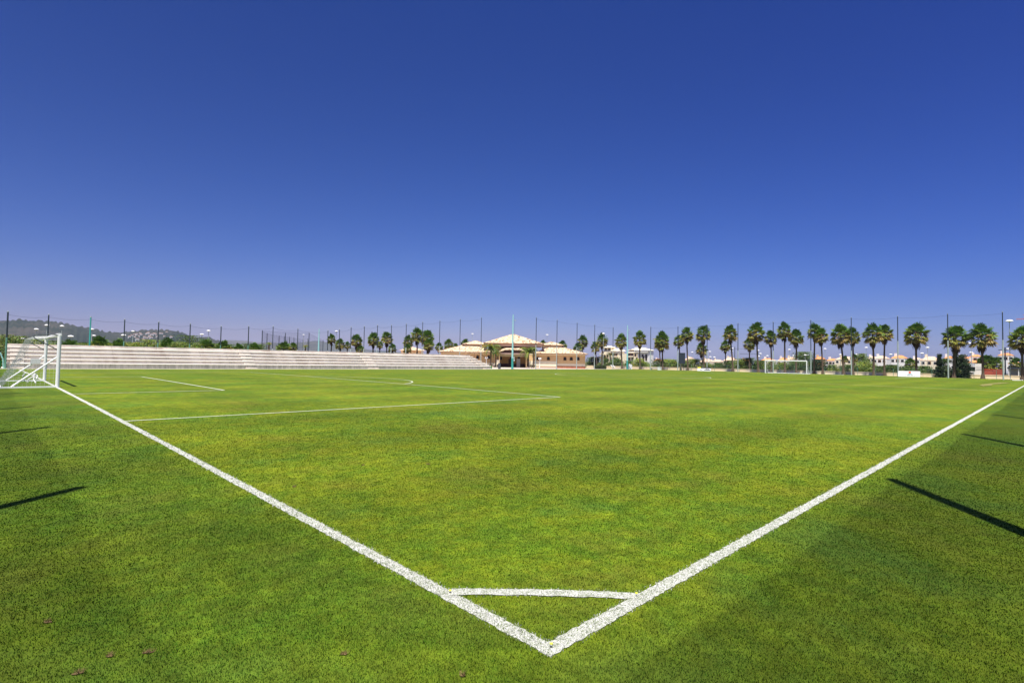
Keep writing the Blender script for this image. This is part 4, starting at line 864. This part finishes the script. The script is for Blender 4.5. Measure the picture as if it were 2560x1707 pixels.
for p0, p1, py in [(1572, 1588, 882.5), (1572, 1586, 892), (1502, 1512, 886), (1528, 1546, 892)]:
    MB().box(XA-1.7, aY(p1), aZ(p0, py)-.1, XA-.52 if p0 > 1560 else XA-.002, aY(p0), aZ(p0, py)+.75).build("balcony", M["ivory"], ap)
    MB().box(XA-.55 if p0 > 1560 else XA-.05, aY(p1-2), aZ(p0, py)+.76, XA-.50 if p0 > 1560 else XA+.02, aY(p0+2), aZ(p0, py)+2.6).build("balcony_opening", M["wood"], ap)

# ------------------------------------------------------------------ street lamps
def street_lamp(px, py, label, X=None, Y=None, s=1.0, twin=False):
    p = onX(px, py, X) if X is not None else onY(px, py, Y); h = p[2]
    t = thing("street_lamp", label, "street lamp", (p[0], p[1], 0), YAW-math.pi/2, "white street lamps around the grounds")
    MB().tube((0, 0, 0), (0, 0, h-.08*s), .055, .04, 7).build("post", M["greypole"], t)
    for k, dx in enumerate((-.55, .55) if twin else (0,)):
        MB().lathe([(.10*s, h-.14*s), (.40*s, h-.04*s), (.42*s, h), (.30*s, h+.13*s), (.05*s, h+.19*s)], 14, dx*s).build("lamp_shade", M["lamp"], t)
    if twin: MB().tube((-.6*s, 0, h-.1), (.6*s, 0, h-.1), .035).build("arm", M["greypole"], t)
LL = [(55, 847, "street lamp low above the leafy trees at the left edge"), (81, 853, "lowest street lamp, seen inside the near goal's hoops"), (91, 823, "street lamp against the hill, left of the first dark pole"), (117.5, 813, "street lamp touching the first dark pole"), (155, 815, "street lamp against the hill, above the near goal post"), (177, 841, "street lamp low between near goal post and teal pole"),
      (230, 823, "street lamp right beside the teal pole"), (235, 839, "street lamp at the foot of the teal pole"), (309, 838, "street lamp at the second dark pole, lower one"), (332.5, 828, "street lamp on the hill crest above the village"), (505, 836, "lower of two street lamps over the dip in the hills"), (521.5, 827, "upper of two street lamps over the dip in the hills"), (759, 837, "street lamp over the net cage"), (841, 828, "street lamp above the first palm clump"), (1181, 834.5, "street lamp above the clubhouse left wing")]
for i, (px, py, lb) in enumerate(LL): street_lamp(px, py, "white "+lb, Y=95+(i*37 % 5)*8, s=.72+.08*(i % 3))
street_lamp(1368, 837, "white street lamp behind the right slope of the main roof", Y=112, s=1.1); street_lamp(1508.6, 834, "white street lamp in front of a fan palm, left of the apartment block", X=116, s=1.0)
LR = [(1730.5, 880.5, "street lamp right of the scoreboard palm"), (1774.5, 879, "street lamp right of the pole behind the yellow board"), (1786, 893, "small distant street lamp above the pale villas"), (1776, 892, "small street lamp left of the distant one over the pale villas"), (1829, 877.5, "street lamp touching the midway palm trunk"), (1831, 871, "upper street lamp beside the midway palm trunk"), (1895.5, 876, "highest street lamp left of the far goal"), (1901, 884, "middle street lamp left of the far goal"), (1897, 890.5, "lowest street lamp left of the far goal"), (1918.5, 889.5, "street lamp above the far goal's left post"),
      (1973.5, 874, "street lamp between the two palms over the far goal"), (1984, 889, "small street lamp in front of the broad dark tree"), (2013, 887.5, "left one of two lamps before the broad dark tree"), (2018, 887.5, "right one of two lamps before the broad dark tree"), (2062.5, 872, "street lamp left of the curved palm"), (2101, 886.5, "street lamp at the trunk of the curved palm"), (2142.5, 885.5, "street lamp right of the pole crossed palm"), (2165.5, 869, "street lamp left of the palm pair"), (2227, 886, "street lamp right of the palm pair"), (2305, 883, "lower street lamp right of the lone tall palm"), (2319, 869, "upper street lamp right of the lone tall palm"), (2397, 887, "street lamp above the massive dark tree"), (2427.5, 881, "thin street lamp over the truck")]
for i, (px, py, lb) in enumerate(LR): street_lamp(px, py, "white "+lb, X=[150, 165, 180][i % 3], s=.85+.1*(i % 3))
street_lamp(2428.5, 858.5, "white twin headed street lamp between the two right palms", X=140, s=1.2, twin=True); street_lamp(2523.5, 802.5, "big white mushroom street lamp right of the rightmost pole", X=116, s=1.2)
# dark net frame among the right lamps
fr = thing("wire_pole", "dark pole with horizontal wires behind the midway palms", "pole", (0, 0, 0))
p = onX(1837, 867, 160); q = onX(1905, 884, 160); MB().tube((p[0], p[1], 0), tuple(p), .12, .1, 8).build("post", M["darkpole"], fr)
mb = MB(); a, b = onX(1828, 871.5, 160), onX(1880, 871.5, 160); mb.tube(tuple(a), tuple(b), .03, n=5); a, b = onX(1850, 884.5, 160), onX(1900, 884.5, 160); mb.tube(tuple(a), tuple(b), .04, n=5); mb.build("wire", M["darkpole"], fr)
p = onX(2512.5, 868, 140); t = thing("utility_pole", "dark utility pole with a cross arm behind the rightmost pole", "utility pole", (p[0], p[1], 0)); MB().tube((0, 0, 0), (0, 0, p[2]), .13, .10, 8).build("post", M["darkpole"], t)
a = onX(2496, 874.5, 140); b = onX(2519, 874, 140); MB().tube((0, a[1]-p[1], a[2]), (0, b[1]-p[1], b[2]), .07, n=6).build("cross_arm", M["darkpole"], t); MB().lathe([(.05, b[2]), (.25, b[2]+.1), (.2, b[2]+.3)], 8, 0, b[1]-p[1]).build("insulator", M["lamp"], t)

# ------------------------------------------------------------------ small things at the far end
p = onX(1705, 883, 113); q = onX(1712.5, 909, 113); a = onX(1697, 909, 113)
t = thing("scoreboard", "dark slate scoreboard panel on two legs", "scoreboard", (113, p[1], 0)); MB().box(-.08, q[1]-p[1], q[2], .08, a[1]-p[1], p[2]).build("panel", M["slate"], t)
MB().box(-.11, q[1]-p[1]-.05, p[2], .11, a[1]-p[1]+.05, p[2]+.08).build("top_rail", M["darkpole"], t)
for y in (q[1]-p[1]+.3, a[1]-p[1]-.3): MB().tube((.0, y, 0), (0, y, q[2]+.1), .06).build("leg", M["darkpole"], t)
def adboard(pxa, pxb, ptop, X, pbot, label, kind):
    a = onX(pxa, ptop, X); b = onX(pxb, ptop, X); yc = (a[1]+b[1])/2; W = (a[1]-b[1])/2; H = onX((pxa+pxb)/2, ptop, X)[2]
    t = thing("advertising_board", label, "board", (X, yc, 0)); z0 = .12; t.rotation_euler = (0, R_(13), 0)
    MB().box(0, -W, z0, .08, W, H).build("panel", M["board"], t)
    for y in (-W*.7, W*.7): MB().box(.081, y-.04, 0, .6, y+.04, .09).tube((.55, y, .05), (.09, y, H*.8), .03).build("leg", M["greypole"], t)
    if kind == 1:
        # red sun, teal wave and a line of small grey lettering (unreadable at this distance)
        yo = -W*.06
        mb = MB(); n = 16; mb.add([(-.012, yo+.18*math.cos(2*math.pi*k/n), z0+(H-z0)*.76+.18*math.sin(2*math.pi*k/n)) for k in range(n)], [tuple(range(n))]); mb.build("emblem_dot", M["redp"], t)
        mb = MB(); up_ = [(-.012, yo+W*.30*(1-2*k/10), z0+(H-z0)*(.40+.16*(math.sin(math.pi*k/10)**1.3)*(k/10)**.5)) for k in range(11)]; dn_ = [(-.012, yo+W*.30*(1-2*k/10), z0+(H-z0)*.385) for k in range(11)][::-1]; mb.add(up_+dn_, [tuple(range(22))]); mb.build("emblem_wave", M["tealp"], t)
        mb = MB(); y = yo+W*.42
        for k, wdt in enumerate([.10, .08, 0, .13, .12, .13, .11, .12, 0, .12, .13, .12, 0, .08, .1, .1]):
            if wdt: mb.box(-.014, y-wdt, z0+(H-z0)*.20, -.002, y, z0+(H-z0)*(.28 if 2 < k < 12 else .25))
            y -= .14*W/2.4*1.0
        mb.build("lettering", M["greyp"], t)
    else:
        MB().box(-.012, W*.52, H*.98, .10, W*.999, H+.28).build("yellow_flap", M["yellow"], t)
        MB().box(.02, -W*.98, H+.002, .10, W*.5, H+.24).build("black_flap", M["darkp"], t)
        mb = MB(); rg = random.Random(3); z = z0+(H-z0)*.34; y = -.0
        for k in range(9):
            hh = [.10, .16, .24, .30, .20, .30, .22, .14, .08][k]; mb.box(-.014, y-.16, z, -.002, y-.01, z+hh); y -= .165
        mb.build("lettering", M["darkp"], t)
        MB().box(-.013, W*.25, z, -.002, W*.65, z+.10).build("faint_lettering", M["greyp"], t)
    return t
adboard(1743, 1776.5, 920.5, 110.0, 931, "white board with a yellow corner flap and black top edge", 0); adboard(2245, 2300, 927, 109.5, 944, "wide white board bearing a red dot and teal wave emblem", 1)
p = onX(1574, 911, 112); t = thing("leaning_panel", "white triangular panel propped by the turquoise corner mast", "panel", (112, p[1], 0)); mb = MB(); mb.add([(0, -.7, 0), (0, .7, 0), (0, .15, p[2]+.2), (0, -.7, p[2]-.1), (.06, -.7, 0), (.06, .7, 0), (.06, .15, p[2]+.2), (.06, -.7, p[2]-.1)], [(0, 1, 2, 3), (7, 6, 5, 4), (0, 4, 5, 1), (1, 5, 6, 2), (2, 6, 7, 3), (3, 7, 4, 0)]); mb.build("panel", M["board"], t); MB().tube((-.3, -.55, 0), (-.1, .5, p[2]+.1), .06).build("prop", M["darkpole"], t)
for px, lb in ((1536, "left of two reclining white loungers past the box hedge"), (1541, "right of two reclining white loungers past the box hedge")):
    p = onX(px, 924, 112); t = thing("lounger", lb, "lounger", (112, p[1], 0), R_(20), "white loungers by the far corner")
    MB().box(-.3, -.9, .3, .3, .3, .36).build("seat", M["white"], t); mb = MB(); mb.add([(-.3, .3, .33), (.3, .3, .33), (.3, .9, 1.0), (-.3, .9, 1.0), (-.3, .36, .31), (.3, .36, .31), (.3, .96, .98), (-.3, .96, .98)], [(0, 1, 2, 3), (7, 6, 5, 4), (0, 4, 5, 1), (1, 5, 6, 2), (2, 6, 7, 3), (3, 7, 4, 0)]); mb.build("backrest", M["white"], t)
    for x, y in ((-.26, -.8), (.26, -.8), (-.26, .3), (.26, .3)): MB().tube((x, y, 0), (x, y, .3), .03).build("leg", M["white"], t)
p = onX(1612.5, 923, 112); t = thing("trestle", "small wooden trestle standing right of the leaning panel", "trestle", (112, p[1], 0)); MB().box(-.06, -.5, .68, .06, .5, .76).build("top_bar", M["rock"], t)
for x, y in ((-.3, -.45), (.3, -.45), (-.3, .45), (.3, .45)): MB().tube((x, y*1.1, 0), (x*.15, y*.9, .68), .04).build("leg", M["rock"], t)
p = onX(1640, 923, 113); t = thing("bench", "low white bench with dark seat under a slim pole", "bench", (113, p[1], 0)); MB().box(-.25, -1.4, .42, .25, 1.5, .52).build("seat", M["white"], t); MB().box(-.2, -1.2, .30, .2, 1.3, .418).build("seat_frame", M["wood"], t)
for y in (-1.2, 1.2): MB().box(-.2, y-.06, 0, .2, y+.06, .30).build("leg", M["greypole"], t)
p = onX(1651, 921, 112); t = thing("cool_box", "white box at the right end of the low white bench", "box", (111.6, p[1], 0)); MB().box(-.3, -.35, 0, .3, .35, .62).build("body", M["white"], t); MB().box(-.33, -.38, .622, .33, .38, .75).build("lid", M["lamp"], t)
def frame_u(px, py, X, label, W=1.6):
    p = onX(px, py, X); t = thing("field_marker_frame", label, "frame", (X, p[1], 0), .4); MB().box(-.08, -W/2, 0, .08, W/2, .12).build("cross_bar", M["white"], t)
    for y in (-W/2, W/2): MB().tube((0, y, .06), (-.4, y*1.15, .10), .06).build("side_bar", M["white"], t)
frame_u(2085, 937, 113, "low white frame lying on the verge right of the far goal", 2.6); frame_u(2541, 948, 109, "low white frame lying near the right edge of the picture", 1.0)
# dugout at the left end of the bleachers
p = onY(3, 890, 71.9); t = thing("dugout", "curved dugout shelter at the far left beside the bleachers", "dugout", (p[0]-.25, 71.9, 0)); mb = MB(); prof = [(1.0, 0), (.95, .9), (.75, 1.5), (.35, 1.85), (-.2, 2.0), (-.8, 2.0)]
for (a, b) in zip(prof, prof[1:]): mb.add([(a[0]-.55, 0, a[1]), (b[0]-.55, 0, b[1]), (b[0]-.55, 2.2, b[1]), (a[0]-.55, 2.2, a[1])], [(0, 1, 2, 3)])
mb.build("shell", M["slate"], t); MB().path([(a-.55, -.02, b) for a, b in prof], .05, 8).build("rim", M["aqua"], t); MB().box(-3, .6, .0, .3, 1.0, .8).build("bench_seat", M["green"], t)

# vehicles and walls on the right
p = onX(2437, 920, 127); t = thing("truck", "white box truck parked beside the fan palm on the right", "truck", (127, p[1], 0))
MB().box(0, -.5, .55, 2.0, 1.75, 2.15).build("cab", M["wwall"], t); MB().box(-.02, -.35, 1.25, .5, 1.6, 2.0).build("windscreen", M["glass"], t); MB().box(-.05, -.45, .35, 2.0, 1.7, .548).build("bumper", M["lamp"], t); MB().box(2.05, -.6, .6, 6.5, 1.85, 2.6).build("cargo_box", M["silver"], t)
MB().box(-.06, .2, .75, -.001, 1.1, .95).build("grille", M["darkp"], t)
for x, y in ((.7, -.45), (.7, 1.55), (5.2, -.45), (5.2, 1.55)): w_ = MB().tube((x, y, .4), (x, y+.22, .4), .4, .4, 16).build("wheel", M["tyre"], t); MB().tube((x, y-.01, .4), (x, y+.24, .4), .2, .2, 12).build("rim", M["silver"], w_)
p = onX(2448, 918, 124); t = thing("sign_panel", "pale lattice sign panel between the truck and the palm trunk", "sign", (124, p[1], 0)); MB().box(0, -.55, .6, .08, .55, 2.6).build("panel", M["wwall"], t)
for y in (-.45, .45): MB().box(.01, y-.04, 0, .07, y+.04, .598).build("leg", M["greypole"], t)
MB().box(-.02, -.45, 1.5, -.001, .45, 1.6).box(-.02, -.45, 1.9, -.001, .45, 1.95).build("stripe", M["greyp"], t)
def car(px, py, X, label, mat):
    p = onX(px, py, X); t = thing("parked_car", label, "car", (X, p[1], 0), R_(70))
    prof = [(-2.0, .35), (-2.05, .65), (-1.9, .85), (-1.0, .95), (-.5, 1.4), (.7, 1.42), (1.3, 1.0), (1.95, .9), (2.05, .6), (2.0, .35)]; n = len(prof); mb = MB()
    mb.add([(-.8, y, z) for y, z in prof]+[(.8, y, z) for y, z in prof], [tuple(range(n)), tuple(range(n, 2*n))[::-1]]+[(i, n+i, n+(i+1) % n, (i+1) % n) for i in range(n)]); mb.build("body", M[mat], t)
    MB().add([(-.81, y, z) for y, z in [(-.9, .98), (-.45, 1.34), (.65, 1.36), (1.15, 1.0)]], [(0, 1, 2, 3)]).build("side_window", M["glass"], t)
    for y in (-1.3, 1.3):
        for x in (-.82, .62): wh_ = MB().tube((x, y, .32), (x+.2, y, .32), .32, .32, 16).build("wheel", M["tyre"], t); MB().tube((x-.01, y, .32), (x+.21, y, .32), .18, .18, 12).build("rim", M["silver"], wh_)
car(2492, 933, 150, "low silver car on the verge left of the rightmost pole", "silver")
car(2530, 926, 158, "grey car parked behind the big mushroom lamp", "silver")
a = onX(2440, 922, 133); b = onX(2508, 922, 133); tag(MB().box(133, b[1], 0, 133.3, a[1], a[2]).build("brick_garden_wall", M["redwall"]), "reddish garden wall behind the right hand palm", "wall")
a = onX(2466, 926, 131); t = thing("red_container", "bright red container in front of the reddish wall", "container", (131, a[1], 0)); MB().box(0, -.9, 0, 1.2, .9, 1.5).build("body", M["redwall"], t); MB().box(-.05, -.95, 1.502, 1.25, .95, 1.6).build("lid", M["redp"], t)
a = onX(2518, 921, 138); b = onX(2575, 921, 138); t = thing("carport", "dark flat roofed carport at the right edge", "carport", (138, (a[1]+b[1])/2, 0)); W = (a[1]-b[1])/2; MB().box(0, -W, a[2]-.05, 5, W, a[2]+.25).build("canopy", M["slate"], t)
MB().box(4.6, -W, 0, 5, W, a[2]-.06).build("back_wall", M["silver"], t)
for y in (-W+.2, 0, W-.2): MB().tube((.2, y, 0), (.2, y, a[2]-.05), .08).build("post", M["wwall"], t)
# tower crane: only the tip of the jib reaches the picture
p = onX(2541, 798, 300); t = thing("tower_crane", "pink red lattice tip of a crane jib at the right edge", "crane", (300, p[1]-45, 0)); z = p[2]; jib = MB()
for y_, z_ in ((0, 0), (0, 1.6)): jib.tube((-.6, 45 if z_ == 0 else 43, z+z_*.2 if z_ == 0 else z+1.6), (-.6, -12, z+z_), .12, n=5)
jib.tube((.6, 45, z), (.6, -12, z), .12, n=5)
for k in range(30): y = 43-k*1.8; jib.tube((-.6, y, z), (-.6, y-.9, z+1.6), .07, n=4).tube((-.6, y-.9, z+1.6), (-.6, y-1.8, z), .07, n=4).tube((.6, y, z), (-.6, y-.9, z+1.6), .07, n=4)
jib.build("jib", M["crane"], t); mb = MB()
for x, y in ((-.8, -.8), (.8, -.8), (-.8, .8), (.8, .8)): mb.tube((x, y, 0), (x, y, z), .12, n=5)
for k in range(int(z/2)): mb.tube((-.8, -.8, k*2), (.8, -.8, k*2+2), .07, n=4).tube((-.8, .8, k*2), (-.8, -.8, k*2+2), .07, n=4)
mb.build("mast", M["crane"], t); MB().box(-1, 1, z-2.5, 1, 3, z-.2).build("cab", M["glass"], t); MB().box(-1, -12, z-1.5, 1, -9, z-.15).build("counterweight", M["slate"], t)

# ------------------------------------------------------------------ hills and the hillside village
def ridge(name, prof, D, mat, depth, zb=-30, rough=3.0):
    prof = sorted(prof); mb = MB(); rg = random.Random(len(prof)); xs_ = np.arange(prof[0][0], prof[-1][0]+.1, 5.0); py = np.interp(xs_, [a for a, _ in prof], [b for _, b in prof]); rows = 7; vs = []
    for j in range(rows):
        f = j/(rows-1)
        for x, y in zip(xs_, py):
            d = ray(x, y); L = math.hypot(d[0], d[1]); top = CAM+d*(D/L); q = math.sin(f*math.pi/2)**.9
            z = zb+(top[2]-zb)*q + (rg.uniform(-1, 1)*rough*(1.4 if j < rows-1 else .1)); dist = D-depth*(1-f)
            vs.append((CAM[0]+d[0]/L*dist*1.0, CAM[1]+d[1]/L*dist, z))
    n = len(xs_)
    for x, y in zip(xs_, py):
        d = ray(x, y); L = math.hypot(d[0], d[1]); vs.append((CAM[0]+d[0]/L*(D+depth*.6), CAM[1]+d[1]/L*(D+depth*.6), zb))
    mb.add(vs, [(j*n+i, j*n+i+1, (j+1)*n+i+1, (j+1)*n+i) for j in range(rows) for i in range(n-1)])
    return tag(mb.build(name, M[mat], smooth=True), kind="structure")
hills_o = ridge("hills", [(-300, 835), (-150, 818), (-60, 812), (0, 806), (30, 801), (60, 802), (100, 803.5), (120, 805), (150, 809), (170, 811), (200, 818), (240, 826), (270, 831), (290, 832), (310, 831), (345, 828), (385, 826), (430, 827), (440, 828), (450, 832), (470, 838), (480, 843), (500, 845), (515, 842), (525, 844), (545, 853), (570, 866), (600, 880), (640, 893)], 2200, "hill", 900)
ridge("mountains", [(480, 862), (540, 852), (570, 850), (610, 852), (640, 856), (680, 857), (720, 858), (760, 855), (790, 852), (810, 854), (840, 862), (880, 868), (920, 874), (1000, 880), (1060, 890), (1100, 898)], 4400, "farhill", 1000)
GHV = "white houses of the hillside village"
rg = random.Random(11)
from mathutils.bvhtree import BVHTree
HB = BVHTree.FromPolygons([v.co for v in hills_o.data.vertices], [tuple(p.vertices) for p in hills_o.data.polygons])
vil = [(324, 841, 5), (330, 838, 6), (336, 836, 6), (342, 835, 5), (344, 847, 7), (350, 833, 5), (353, 836, 5), (358, 848, 5), (362, 842, 6), (366, 834, 4), (368, 845, 5), (371, 831.5, 5), (374, 840, 5), (378, 843, 6), (380, 835, 6), (386, 833.5, 6), (390, 836, 4), (392, 841, 4), (400, 833, 5), (405, 833.5, 4), (411, 840.5, 4), (417, 830.5, 4), (428, 842, 5), (338, 842, 4), (347, 839.5, 4)]
places = ["at the lower left edge", "in the reddish left cluster", "in the middle of the left cluster", "at the top of the left cluster", "lowest and largest on the left", "highest of the left half", "beside the highest of the left half", "on the bottom row", "in the centre row", "small one near the top", "on the lower centre row", "at the top centre", "right of the centre", "largest of the lower right row", "near the dark pole, upper row", "touching the dark pole on the left", "just behind the dark pole", "just below the dark pole", "first right of the dark pole", "second right of the dark pole", "low right of the dark pole", "lone one near the crest", "rightmost and apart", "tiny one in the lower left", "tiny one in the left middle"]
for (px, py, s), pl in zip(vil, places):
    d = ray(px, py+1.5); hit = HB.ray_cast(Vector(CAM), Vector(d))[0]
    if hit is None: continue
    q = np.array(hit); m_ = mpp(q); W = s*m_*.62; H = m_*2.3
    t = thing("hillside_house", "white hillside house "+pl, "house", tuple(q), YAW-math.pi/2+R_(20)+rg.uniform(-.3, .3), GHV)
    MB().box(-W, -W*.7, -H*4, W, W*.7, H).build("wall", M["villagewall"], t); mb = MB(); frustum(mb, -W*1.1, W*1.1, -W*.8, W*.8, H+.02, -W*.5, W*.5, -W*.1, W*.1, H+m_*1.0); mb.build("roof", M["villageroof"], t)

# ------------------------------------------------------------------ summer haze
hz = MB().box(-6500, -6500, -40, 6500, 6500, 190).build("haze", None); tag(hz, kind="stuff")
m = bpy.data.materials.new("summer_haze"); m.use_nodes = True; n = m.node_tree; n.nodes.remove(n.nodes["Principled BSDF"])
v = n.nodes.new("ShaderNodeVolumePrincipled"); v.inputs["Color"].default_value = (.62, .74, 1.0, 1); v.inputs["Density"].default_value = .000095; v.inputs["Anisotropy"].default_value = .0
n.links.new(v.outputs[0], n.nodes["Material Output"].inputs["Volume"]); hz.data.materials.append(m)
